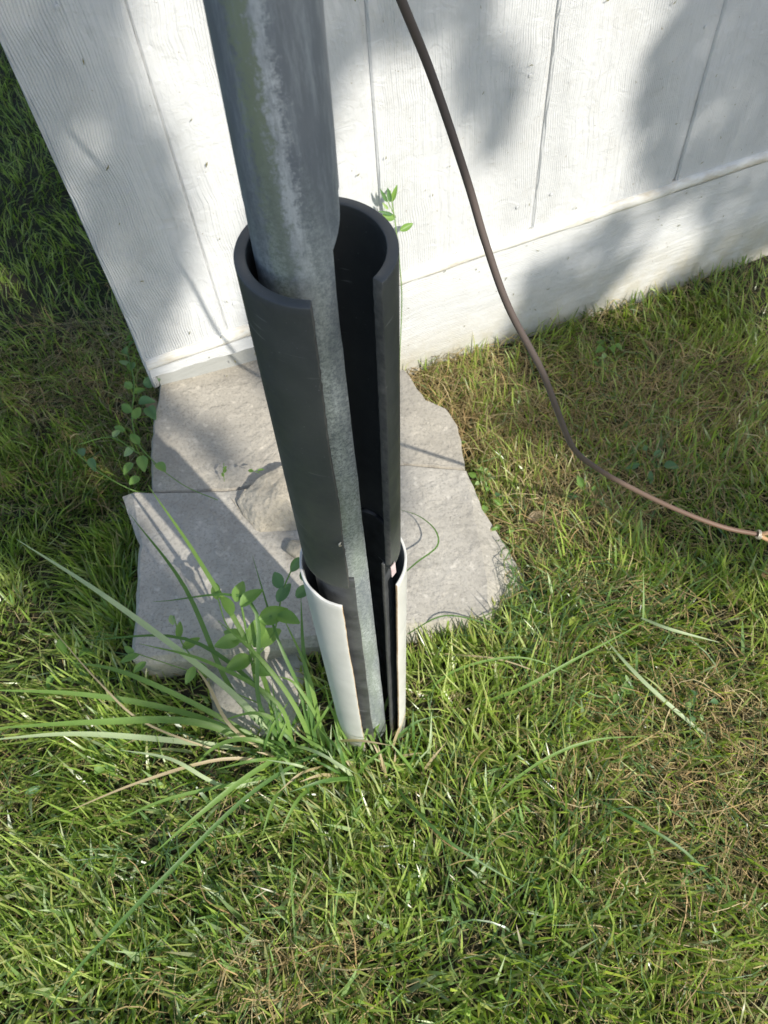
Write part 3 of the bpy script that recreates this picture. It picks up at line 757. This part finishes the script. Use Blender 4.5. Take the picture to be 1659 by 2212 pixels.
def strands(n, cen, seed, label, mat, pal, Lr, Wd):
    r = np.random.default_rng(seed); V = []; Fc = []; Cc = []
    for _ in range(n):
        c, rad = cen[r.integers(len(cen))]
        x = c[0]+r.normal(0, rad*.6); y = c[1]+r.normal(0, rad*.6)
        if not keep(np.array([x]), np.array([y]))[0]: continue
        th = r.uniform(0, 2*math.pi); L = r.uniform(*Lr); K = 8; curl = r.normal(0, 1.6); w_ = Wd*r.uniform(.6, 1.4); lift = r.uniform(.01, .055); col = pal[r.integers(len(pal))]; col = np.array(col)*r.uniform(.6, 1.2)
        b0 = len(V); 
        for k in range(K):
            t = k/(K-1); z = float(gh(x, y))+.012+lift*math.sin(math.pi*min(1, t*1.1))+.004*r.normal()
            wk = w_*(1-.7*t)
            V += [(x-math.sin(th)*wk/2, y+math.cos(th)*wk/2, z), (x+math.sin(th)*wk/2, y-math.cos(th)*wk/2, z+wk*.3)]; Cc += [(*col, 1)]*2
            x += math.cos(th)*L/(K-1); y += math.sin(th)*L/(K-1); th += curl/(K-1)+r.normal(0, .12)
            if not keep(np.array([x]), np.array([y]))[0]: x -= math.cos(th)*L/(K-1); y -= math.sin(th)*L/(K-1); th += 1.2
        for k in range(K-1): a = b0+2*k; Fc.append((a, a+1, a+3, a+2))
    me = bpy.data.meshes.new('dead_grass'); me.from_pydata(V, [], Fc); me.update()
    at_ = me.attributes.new('col', 'FLOAT_COLOR', 'POINT'); at_.data.foreach_set('color', np.array(Cc, dtype=float).ravel()); me.materials.append(mat)
    o = bpy.data.objects.new('dead_grass', me); COL.objects.link(o); tag(o, label, 'dead grass', None, 'stuff')
strands(3300, [(c, r_k) for c, r_k, _ in DD]+[(at(1400, 700, -.1)[:2], .3), (at(1550, 900, -.1)[:2], .3), (at(1400, 1600, 0)[:2], .35), (at(120, 800, -.1)[:2], .4)], 31, 'long curled straw strands tangled over the bare patches', M_DEAD, ST, (.07, .19), .0021)
strands(900, [(at(1350, 1550, 0)[:2], .35), (at(1200, 1300, 0)[:2], .2), (at(300, 1900, 0)[:2], .4), (at(1250, 1900, 0)[:2], .4), (at(1350, 850, -.1)[:2], .4)], 32, 'long thin green runners lying tangled over the lawn', M_GRASS, [(.16, .28, .10), (.25, .38, .14), (.12, .22, .08)], (.08, .20), .0026)

# ------------------------------------------------------------------ long blades and leafy plants
def ribbon(pts, wd, fold=.25, m=6, face=None, tip=.45):
    C = catmull(pts, m); n = len(C); vs = []; fs = []
    vd = Vector(face) if face is not None else None
    for i, p in enumerate(C):
        t = (C[min(i+1, n-1)]-C[max(i-1, 0)]).normalized()
        view = vd if vd is not None else Vector((.1, -.35, .95))
        s_ = t.cross(view)
        if s_.length < 1e-3: s_ = Vector((1, 0, 0))
        s_.normalize(); nn = s_.cross(t)
        f = i/(n-1); w_ = wd*min(1, .55+f*2.2)*(1 if f < 1-tip else max(.03, (1-f)/tip)**.75)
        vs += [p-s_*w_/2+nn*w_*fold*.5, p-nn*.0, p+s_*w_/2+nn*w_*fold*.5]
    for i in range(n-1):
        a = i*3; fs += [(a, a+1, a+4, a+3), (a+1, a+2, a+5, a+4)]
    return vs, fs
def pxp(L): return [at(x, y, z) for x, y, z in L]
tuft_base = pxp([(640, 1625, .0)])[0]
T = thing('grass_tuft', 'tall uncut grass tuft arching left from the foot of the white pipe', 'grass tuft', tuple(tuft_base))
TB = [  # (px, py, z) points from foot to tip, width, material
 ([(620, 1610, 0), (470, 1470, .14), (230, 1290, .24), (36, 1165, .30)], .0085, M_BLP),
 ([(600, 1600, 0), (560, 1440, .16), (430, 1210, .28), (318, 1046, .34)], .0070, M_BLG),
 ([(610, 1610, 0), (500, 1490, .10), (400, 1270, .24), (280, 1110, .28)], .0070, M_BLD),
 ([(600, 1625, 0), (420, 1560, .09), (200, 1560, .13), (-40, 1575, .12)], .0100, M_BLG),
 ([(590, 1615, 0), (400, 1540, .07), (180, 1500, .13), (-40, 1490, .14)], .0085, M_BLG),
 ([(580, 1625, 0), (380, 1600, .06), (160, 1585, .09), (-40, 1600, .09)], .0080, M_BLP),
 ([(600, 1620, 0), (420, 1520, .10), (260, 1450, .15), (150, 1430, .14)], .0075, M_BLG),
 ([(640, 1640, 0), (560, 1520, .13), (540, 1300, .26), (330, 1300, .22)], .0060, M_BLD),
 ([(650, 1640, 0), (570, 1500, .12), (400, 1380, .18), (160, 1385, .16)], .0060, M_BLD),
 ([(640, 1640, 0), (600, 1520, .12), (450, 1430, .18), (300, 1390, .18)], .0060, M_BLG),
 ([(620, 1650, 0), (480, 1640, .07), (300, 1690, .08), (130, 1760, .04)], .0045, M_BLS),
 ([(700, 1590, 0), (560, 1660, .08), (430, 1760, .10), (330, 1845, .08)], .0070, M_BLG),
 ([(760, 1590, 0), (560, 1700, .10), (360, 1890, .12), (170, 2090, .08), (100, 2190, .05)], .0055, M_BLD),
 ([(690, 1650, 0), (640, 1530, .12), (560, 1420, .20), (470, 1340, .22)], .0065, M_BLG),
 ([(680, 1650, 0), (650, 1500, .13), (600, 1380, .22), (545, 1200, .28)], .0050, M_BLD),
 ([(690, 1660, 0), (670, 1520, .12), (655, 1400, .20), (650, 1290, .26)], .0065, M_BLD),
 ([(705, 1660, 0), (690, 1560, .08), (660, 1440, .18), (610, 1330, .24)], .0060, M_BLG),
 ([(660, 1650, 0), (610, 1570, .08), (550, 1540, .12), (470, 1560, .08)], .0060, M_BLG),
 ([(650, 1650, 0), (560, 1600, .08), (470, 1610, .08), (400, 1680, .03)], .0060, M_BLG),
 ([(600, 1640, 0), (500, 1570, .09), (450, 1480, .14), (420, 1440, .15)], .0050, M_BLS),
 ([(560, 1650, 0), (330, 1570, .10), (220, 1480, .16), (85, 1325, .22)], .0030, M_BLS),
 ([(620, 1670, 0), (520, 1690, .06), (350, 1730, .07), (200, 1800, .04)], .0050, M_BLG),
 ([(640, 1650, 0), (500, 1700, .05), (370, 1640, .10), (260, 1620, .10)], .0055, M_BLP),
 ([(720, 1640, 0), (690, 1560, .09), (640, 1480, .16), (600, 1460, .16)], .0050, M_BLG),
]
rt = random.Random(4)
for k in range(46):
    bx = rt.uniform(560, 790); by = rt.uniform(1590, 1690)+(20 if bx > 700 else 0); a = R(rt.choice([rt.uniform(95, 200), rt.uniform(60, 130), rt.uniform(0, 360)])); l_ = rt.uniform(50, 190); hh_ = l_/1000*rt.uniform(.5, 1.1)
    ex = bx+math.cos(a)*l_; ey = by-math.sin(a)*l_*.9
    TB.append(([(bx, by, 0), (bx*.55+ex*.45+rt.uniform(-8, 8), by*.6+ey*.4-8, hh_*.8), (ex, ey, hh_*rt.uniform(.7, 1.1))], rt.uniform(.003, .0052), rt.choice([M_BLG, M_BLG, M_BLD, M_BLD, M_BLS, M_BLP])))
for P, wd, mt in TB:
    V_, F_ = ribbon(pxp(P), wd*1.3); o = part('blade', V_, F_, mt, T, smooth=True)
T2 = thing('grass_tuft', 'upright green grass blades standing against the slit of the white pipe', 'grass tuft', tuple(at(775, 1640, 0)))
TB2 = [([(778, 1650, 0), (768, 1560, .10), (748, 1420, .26), (722, 1292, .40)], .0075, M_BLD),
 ([(790, 1650, 0), (815, 1570, .08), (845, 1490, .15), (862, 1400, .24)], .0055, M_BLG),
 ([(770, 1650, 0), (745, 1590, .06), (715, 1530, .12), (700, 1470, .18)], .0055, M_BLG),
 ([(760, 1660, 0), (740, 1620, .05), (725, 1560, .09), (722, 1520, .12)], .0050, M_BLG),
 ([(800, 1655, 0), (850, 1600, .06), (900, 1560, .08), (960, 1545, .07)], .0050, M_BLD),
 ([(780, 1655, 0), (775, 1600, .06), (785, 1540, .11), (800, 1500, .14)], .0045, M_BLG),
 ([(755, 1665, 0), (700, 1620, .05), (650, 1590, .06), (620, 1560, .08)], .0055, M_BLG)]
for k in range(44):
    bx = rt.uniform(700, 930); by = 1640+rt.uniform(-10, 50)-.12*max(0, bx-830); a = R(rt.gauss(88, 30)); l_ = rt.uniform(40, 125); hh_ = l_/1000*rt.uniform(.7, 1.3)
    ex = bx+math.cos(a)*l_; ey = by-math.sin(a)*l_
    TB2.append(([(bx, by, 0), (bx*.6+ex*.4+rt.uniform(-6, 6), by*.55+ey*.45, hh_*.7), (ex, ey, hh_)], rt.uniform(.0032, .0058), rt.choice([M_BLG, M_BLG, M_BLD, M_BLP, M_BLS])))
for P, wd, mt in TB2: V_, F_ = ribbon(pxp(P), wd); part('blade', V_, F_, mt, T2, smooth=True)
singles = [
 ([(830, 1660, 0), (880, 1730, .08), (960, 1810, .11), (1050, 1870, .09), (1138, 1920, .05)], .0050, M_BLD, 'long thin dark blade arching right and down from the foot of the white pipe'),
 ([(860, 1250, .10), (900, 1215, .09), (944, 1180, .08), (940, 1145, .08), (905, 1115, .07), (862, 1100, .07)], .0035, M_BLD, 'thin dark bent blade kinked over the right half of the slab'),
 ([(880, 1410, .0), (1000, 1415, .05), (1100, 1430, .06), (1230, 1480, .03)], .0035, M_BLS, 'straw coloured stalk leaning right from the slab front edge'),
 ([(1385, 1335, .05), (1450, 1360, .07), (1555, 1388, .04)], .0060, M_BLP, 'pale flattened straw blade lying bright in the right hand grass'),
 ([(1385, 1400, -.02), (1390, 1320, .04), (1390, 1232, .09)], .0045, M_BLG, 'single upright green blade right of the slab'),
 ([(1560, 1620, -.01), (1420, 1500, .06), (1350, 1430, .07), (1300, 1370, .05)], .0075, M_BLP, 'broad pale blade slanting across the bright grass on the right'),
 ([(1000, 1530, 0), (1120, 1490, .06), (1250, 1420, .08), (1400, 1340, .06)], .0060, M_BLG, 'long green blade slanting up to the right beside the slab corner'),
 ([(900, 1520, 0), (980, 1450, .07), (1120, 1420, .08), (1250, 1460, .04)], .0045, M_BLG, 'green blade arching low over the front edge of the slab'),
 ([(1020, 1760, 0), (1160, 1650, .07), (1280, 1600, .08), (1400, 1590, .04)], .0050, M_BLG, 'curved green blade in the middle right of the lawn'),
 ([(1580, 1950, -.02), (1480, 1840, .07), (1350, 1760, .09), (1240, 1700, .05)], .0050, M_BLD, 'dark thin blade crossing the dry patch at lower right'),
 ([(640, 2200, 0), (640, 2050, .05), (630, 1900, .08), (640, 1750, .07)], .0040, M_BLG, 'tall thin blade standing straight in the lower left lawn'),
 ([(720, 2100, 0), (722, 2000, .05), (735, 1900, .08), (760, 1800, .07)], .0030, M_BLG, 'thin upright blade in the lower middle lawn'),
 ([(880, 1370, .02), (960, 1330, .05), (1060, 1350, .04), (1200, 1400, .0)], .0030, M_BLD, 'fine dark stem lying along the front edge of the slab'),
]
for P, wd, mt, lb in singles:
    V_, F_ = ribbon(pxp(P), wd); mk('wild_grass', V_, F_, mt, smooth=True, label=lb, cat='grass blade', group='long single grass blades')

def leaf_geo(p, d, up, L, Wd, fold=.25, droop=.3, n=6):
    d = Vector(d).normalized(); up = Vector(up); s_ = d.cross(up)
    if s_.length < 1e-3: s_ = Vector((1, 0, 0))
    s_.normalize(); nn = s_.cross(d).normalized(); vs = []; fs = []
    for i in range(n+1):
        t = i/n; w_ = Wd*math.sin(math.pi*min(1, (t*.93+.03))**.8)**.85*.5
        c = Vector(p)+d*L*t - nn*(droop*L*t*t)
        vs += [c-s_*w_+nn*w_*fold*2, c-s_*w_*.5+nn*w_*fold*.7, c, c+s_*w_*.5+nn*w_*fold*.7, c+s_*w_+nn*w_*fold*2]
    for i in range(n):
        for j in range(4): a = i*5+j; fs.append((a, a+1, a+6, a+5))
    return vs, fs
CU = Vector((0.0, -.5, .86))
def plant(name, label, stems, leaves, mstem, cat='weed', base=None):
    """stems: lists of (px,py,z)+radius; leaves: (px,py,z, image angle deg, length, width, material)"""
    b0 = base if base is not None else at(*stems[0][0][0])
    T_ = thing(name, label, cat, tuple(b0))
    for P, r_s in stems: part('stem', *tube_geo(catmull(pxp(P), 6), r_s, 6), mstem, T_, smooth=True)
    for (x, y, z, ang, L, Wd, mt) in leaves:
        p = at(x, y, z); q = at(x+10*math.cos(R(ang)), y-10*math.sin(R(ang)), z); d = Vector(q-p).normalized()
        d = (d+Vector((0, 0, random.uniform(-.15, .35)))).normalized()
        up = (Vector((random.gauss(0, .3), random.gauss(-.3, .3), 1)))
        part('leaf', *leaf_geo(p, d, up, L, Wd, random.uniform(.1, .35), random.uniform(.05, .4)), mt, T_, smooth=True)
    return T_
G, D, P_, Y = M_LEAF, M_LEAFD, M_LEAFL, M_LEAFY
plant('broadleaf_weed', 'leafy green weed with oval leaves rising through the grass left of the white pipe',
 [([(565, 1560, .02), (550, 1470, .12), (535, 1380, .2), (520, 1300, .26)], .0022), ([(535, 1400, .18), (490, 1350, .22), (470, 1290, .25)], .0013),
  ([(545, 1430, .16), (590, 1370, .2), (610, 1280, .26), (630, 1230, .29)], .0015), ([(560, 1520, .07), (480, 1480, .12), (400, 1400, .16), (375, 1330, .18)], .0013),
  ([(470, 1470, .12), (380, 1440, .14), (290, 1410, .15)], .001)],
 [(540, 1390, .2, 60, .058, .032, G), (545, 1395, .2, 35, .062, .036, G), (530, 1385, .2, 150, .05, .028, G), (520, 1380, .2, 200, .048, .028, G), (500, 1330, .24, 110, .045, .022, G),
  (510, 1300, .26, 70, .042, .024, G), (520, 1310, .26, 30, .05, .026, G), (560, 1340, .24, 20, .055, .034, G), (600, 1300, .26, 50, .04, .022, D), (610, 1270, .27, 120, .04, .024, D),
  (628, 1235, .29, 60, .035, .018, D), (600, 1330, .24, -20, .045, .028, G), (548, 1430, .16, -40, .05, .03, G), (540, 1420, .16, 215, .05, .03, G), (640, 1290, .25, 30, .04, .022, D),
  (470, 1295, .25, 100, .04, .018, G), (385, 1380, .17, 80, .035, .014, G), (375, 1350, .18, 110, .03, .012, P_), (395, 1400, .16, 30, .035, .018, G), (420, 1440, .14, 240, .035, .018, G),
  (290, 1408, .15, 160, .028, .014, G), (300, 1415, .15, 200, .036, .016, G), (315, 1430, .15, 215, .03, .014, G), (440, 1460, .13, 100, .03, .018, G), (655, 1255, .27, 80, .03, .016, D)], M_LEAF)
plant('climbing_weed', 'green vine with paired leaves creeping along the left edge of the back slab',
 [([(345, 1010, .12), (300, 960, .13), (285, 900, .13), (290, 830, .12), (275, 760, .10)], .0016), ([(300, 980, .13), (240, 945, .14), (170, 960, .14)], .0012), ([(330, 1000, .12), (400, 1050, .12), (470, 1080, .12)], .0010),
  ([(330, 1060, .06), (290, 1060, .10), (215, 1020, .14), (150, 965, .16)], .0012)],
 [(300, 960, .13, 130, .035, .022, G), (290, 970, .13, 200, .03, .02, P_), (305, 985, .13, -80, .038, .026, G), (340, 1000, .13, -50, .042, .022, G), (290, 905, .13, 60, .035, .022, G), (285, 890, .13, 150, .035, .022, G),
  (290, 850, .12, 40, .032, .02, G), (285, 840, .12, 140, .032, .02, G), (280, 800, .11, 70, .035, .022, G), (280, 790, .11, 160, .03, .02, P_), (275, 765, .1, 110, .035, .022, G), (300, 870, .12, 0, .04, .026, D), (310, 830, .12, 10, .04, .028, D),
  (320, 880, .1, -60, .045, .03, D), (180, 985, .15, 110, .04, .018, D), (195, 990, .15, -70, .036, .018, D), (245, 945, .14, 60, .03, .016, P_), (285, 1000, .13, 240, .035, .02, G), (270, 930, .13, 170, .03, .016, G), (300, 1030, .12, 230, .03, .02, G),
  (320, 780, .08, 30, .03, .02, G), (300, 760, .08, 60, .03, .02, P_), (325, 860, .08, -80, .05, .03, M_LEAFB)], M_LEAF)
plant('seedling', 'tiny sprig sprouting on the concrete left of the rock',
 [([(485, 1040, .10), (482, 1020, .12), (484, 1000, .135)], .0008)], [(485, 1022, .125, 80, .016, .008, G), (483, 1030, .11, 110, .014, .007, G), (484, 1015, .12, 60, .012, .006, G)], M_LEAF)
plant('seedling', 'small pair of leaves just above the top of the buff rock',
 [([(560, 1022, .13), (550, 1018, .14)], .0008)], [(548, 1018, .14, 170, .014, .008, G), (556, 1018, .14, 20, .016, .008, G)], M_LEAF)
# sprig against the wall beside the rim of the black pipe
w0 = onwall(858, 500, .03)
SP = thing('vine_sprig', 'slender green sprig in front of the white wall beside the black pipe rim', 'sprig', tuple(onwall(862, 800, .03)))
def wp(x, y): return Vector(onwall(x, y, .035))
part('stem', *tube_geo(catmull([wp(862, 800), wp(868, 650), wp(862, 560), wp(856, 500), wp(852, 470), wp(846, 430), wp(843, 412)], 6), .0015, 6), M_LEAFL, SP, smooth=True)
part('stem', *tube_geo(catmull([wp(855, 470), wp(840, 440), wp(832, 420)], 4), .0011, 6), M_LEAFL, SP, smooth=True)
for (x, y, a, L, Wd, mt) in ((864, 498, 28, .034, .016, G), (852, 470, 175, .034, .018, G), (848, 464, 165, .036, .008, D), (843, 436, 100, .034, .010, D), (836, 436, 118, .036, .008, D), (846, 436, 72, .038, .011, G), (838, 452, 130, .022, .007, P_)):
    p = wp(x, y); q = wp(x+10*math.cos(R(a)), y-10*math.sin(R(a))); part('leaf', *leaf_geo(p, q-p, (0, -.8, .6), L, Wd, .25, .1), mt, SP, smooth=True)

def weed(px, py, label, n=9, L=.03, mats=(G, D), z=None, name='small_weed', round_=.7):
    b0 = at(px, py, -.05)
    for _ in range(4): b0 = at(px, py, float(gh(b0[0], b0[1]))+.03)
    g0 = float(gh(b0[0], b0[1])); T_ = thing(name, label, 'weed', (b0[0], b0[1], g0))
    L *= .85
    for i in range(n):
        a = 2*math.pi*i/n+random.uniform(-.9, .9); L = L*random.uniform(.85, 1.16); rr = random.uniform(.4, 1.2)*L*.9; h_ = random.uniform(.03, .06)
        tipp = Vector((b0[0]+math.cos(a)*rr, b0[1]+math.sin(a)*rr, g0+h_))
        part('stem', *tube_geo(catmull([Vector((b0[0], b0[1], g0-.005)), Vector((b0[0]+math.cos(a)*rr*.4, b0[1]+math.sin(a)*rr*.4, g0+h_*.7)), tipp], 3), .0008, 5), mats[0], T_, smooth=True)
        part('leaf', *leaf_geo(tipp, (math.cos(a), math.sin(a), random.uniform(-.4, .6)), (random.gauss(0, .5), random.gauss(-.2, .5), 1), L*random.uniform(.5, 1.2), L*round_*random.uniform(.5, 1.1), random.uniform(.1, .6), random.uniform(.0, .6), 5), random.choice(mats), T_, smooth=True)
weed(1040, 1040, 'pale leafy weed at the right edge of the slab level with the cable bend', 11, .026, (P_, G))
weed(1045, 1080, 'darker low weed just below the pale one on the slab edge', 6, .03, (G, D))
weed(1300, 795, 'bright pale green weed in the bare soil right of the cable', 9, .028, (P_, G))
weed(1310, 755, 'single leafed weed above the bright one near the wall', 4, .03, (G,))
weed(1265, 1080, 'round leafed weed under the low run of the cable', 6, .036, (G, D))
weed(1400, 1010, 'broad dark weed to the right of the cable bend', 6, .038, (D,))
weed(1330, 1500, 'pale weed in the bright grass right of the white pipe', 9, .028, (P_, G))
weed(1500, 1530, 'grey green weed in the dry patch near the right edge', 6, .03, (D, P_))
weed(1340, 1480, 'pod bearing weed in the brightest grass', 5, .02, (P_, Y))
weed(1510, 1895, 'dull grey green weed among straw near the lower right corner', 5, .022, (D, G))
weed(920, 955, 'small green sprig growing on the slab joint right of the pipe', 5, .02, (P_, G))
weed(985, 970, 'small sprig overhanging the right edge of the back slab', 5, .022, (P_, G))
weed(1080, 1150, 'low green weed beside the sloping end of the slab', 7, .026, (G, P_))
weed(1250, 1325, 'weed with a yellowing leaf below the sloping slab end', 5, .024, (G, Y))
weed(160, 1440, 'broad leafed weed in the sunlit grass at the left edge', 5, .045, (G, D))
weed(240, 1640, 'drooping leafed weed under the arching blades at left', 5, .035, (G,))
weed(110, 1700, 'soft leafed weed low at the left edge', 3, .042, (D, G))
weed(1055, 1800, 'yellow green heart shaped leaf in the lower lawn', 2, .036, (Y,))
weed(300, 730, 'bright weed by the peeling bottom of the shed corner', 8, .03, (G, P_))
# dry curled leaf right of slab
p = at(1140, 1120, -.02); p[2] = float(gh(p[0], p[1]))+.03
mk('fallen_leaf', *leaf_geo(p, (1, .3, .1), (.3, -.2, 1), .055, .026, .3, .4), M_LEAFB, smooth=True, label='dry brown fallen leaf in the grass right of the slab', cat='leaf')

# ------------------------------------------------------------------ shade tree behind and to the right of the viewer
SH = np.array([
 [1, .9, .2, .0, 1, .6, .6, .6, .2, .0, .6, 1],
 [1, 1, .5, .0, 1, .4, .1, .9, .3, .1, .9, 1],
 [1, 1, .8, .0, 1, .2, .0, .5, .2, .2, .7, .9],
 [1, 1, .9, .1, 1, .0, .0, .0, .1, .6, .5, .8],
 [1, 1, .8, .3, 1, 1, .0, .0, 1, .9, .1, .8],
 [1, 1, .5, .1, 1, 1, .0, .1, .5, 1, 1, 1],
 [1, 1, .6, .45, .6, 1, .0, .5, .7, .8, 1, 1],
 [1, .9, .75, .6, .5, 1, .0, .5, .1, .6, .9, .9],
 [.8, .9, .8, .8, .8, .8, .1, .2, .5, .5, .6, .7],
 [.3, .8, .8, .7, .7, .2, .1, .2, .1, .3, .5, .4],
 [.0, .4, .75, .5, .5, .1, .2, .1, .0, .0, .3, .4],
 [.0, .1, .3, .2, .3, .2, .5, .3, .0, .0, .1, .3],
 [.1, .3, .4, .3, .3, .4, .5, .5, .3, .1, .2, .3],
 [.2, .3, .4, .4, .4, .5, .6, .5, .5, .3, .3, .3],
 [.0, .0, .1, .2, .4, .5, .5, .5, .45, .4, .2, .2],
 [.0, .0, .0, .1, .3, .4, .5, .5, .4, .3, .2, .1]])
def shade(px, py):
    X = np.clip(px/138.25-.5, 0, 10.999); Y_ = np.clip(py/138.25-.5, 0, 14.999)
    xi = X.astype(int); yi = Y_.astype(int); fx = X-xi; fy = Y_-yi
    return (SH[yi, xi]*(1-fx)+SH[yi, xi+1]*fx)*(1-fy)+(SH[yi+1, xi]*(1-fx)+SH[yi+1, xi+1]*fx)*fy
nl = 160000; r = np.random.default_rng(21)
su = np.cross(SUN, [0, 0, 1]); su /= np.linalg.norm(su); sv = np.cross(su, SUN)
cc0 = np.array([.1, 1.0, .3])
A = r.uniform(-3.6, 3.6, nl); B = r.uniform(-2.6, 2.6, nl); Dd = r.uniform(6.2, 9.0, nl)
Lp = cc0+A[:, None]*su+B[:, None]*sv+Dd[:, None]*SUN
# crown outline
ell = (A/3.6)**2+(B/2.6)**2+((Dd-7.6)/1.5)**2
# where does each leaf's shadow land
tw_ = ((Lp-WC)@WN)/(SUN@WN); Pw = Lp-SUN*tw_[:, None]; uw = (Pw-WC)@WD
tg = (Lp[:, 2]+.02)/SUN[2]; Pg = Lp-SUN*tg[:, None]
onw = (uw > 0) & (Pw[:, 2] > -.05) & (tw_ > 0)
Ph = np.where(onw[:, None], Pw, Pg)
px_, py_ = pix(Ph); vis = (px_ > -150) & (px_ < 1810) & (py_ > -150) & (py_ < 2360)
cam_z = ((Ph-CAM)@RM)[:, 2]; vis &= cam_z < -.1
sh = np.where(vis, shade(np.clip(px_, 0, 1658), np.clip(py_, 0, 2211)), .45)
# shade on the upper post itself
axp = np.array([-.045, .465, 0]); a2 = Lp-axp; hs = SUN[:2]/np.linalg.norm(SUN[:2])
lat = a2[:, 0]*-hs[1]+a2[:, 1]*hs[0]; hz = a2[:, 0]*hs[0]+a2[:, 1]*hs[1]; zp = Lp[:, 2]-hz*math.tan(SEL)
on_post = (np.abs(lat) < .13) & (zp > .80) & (zp < 1.62)
sh = np.where(on_post, .60, sh)
sh = np.where((np.abs(lat) < .11) & (zp > 0) & (zp <= .74), 0.0, sh)
nz_ = vn(A, B, 2.2, 12)*.6+vn(A, B, 5.5, 13)*.4
pr = ss((sh+(nz_-.5)*.35-.42)/.22)
keepm = (ell < 1) & (r.random(nl) < pr*.85)
Lp = Lp[keepm]; n = len(Lp)
d1 = r.normal(0, 1, (n, 3)); d1 /= np.linalg.norm(d1, axis=1)[:, None]
d2 = np.cross(d1, r.normal(0, 1, (n, 3))); d2 /= np.linalg.norm(d2, axis=1)[:, None]
Lh = r.uniform(.03, .05, n)[:, None]; V = np.stack([Lp-d1*Lh, Lp+d2*Lh*.55, Lp+d1*Lh, Lp-d2*Lh*.55], 1)
me = bpy.data.meshes.new('crown'); me.from_pydata(V.reshape(-1, 3).tolist(), [], [(4*i, 4*i+1, 4*i+2, 4*i+3) for i in range(n)]); me.materials.append(M_LEAFD)
tb = cc0+SUN*7.6+su*2.2; tb = np.array([tb[0]+.6, tb[1]+.4, 0.0]); tb[2] = float(gh(tb[0], tb[1]))-.1
TR = thing('shade_tree', 'leafy broadleaf tree standing outside the picture on the sunny side of the lawn', 'tree', tuple(tb))
cr = bpy.data.objects.new('crown', me); COL.objects.link(cr); cr['kind'] = 'stuff'; reparent(cr, TR)
mid = cc0+SUN*7.4+su*2.4
part('trunk', *tube_geo(catmull([tb, tb+[.05, .02, 1.5], tb+[.0, -.05, 3.0], mid], 6), list(np.linspace(.17, .07, 19)), 14), M_BARK, TR, smooth=True)
for k in range(6):
    dd = np.array([su*random.uniform(-2.6, 1.0)+sv*random.uniform(1.2, 2.1)*(1 if k % 2 else -1)*.7+SUN*random.uniform(.6, 1.3)])[0]
    st = tb+np.array([0, -.03, 2.6+.25*k]); e2 = mid+dd*.55; 
    part('limb', *tube_geo(catmull([st, (st+e2)/2+np.array([0, 0, .3]), e2], 5), list(np.linspace(.05, .012, 11)), 8), M_BARK, TR, smooth=True)
print('leaves', n)
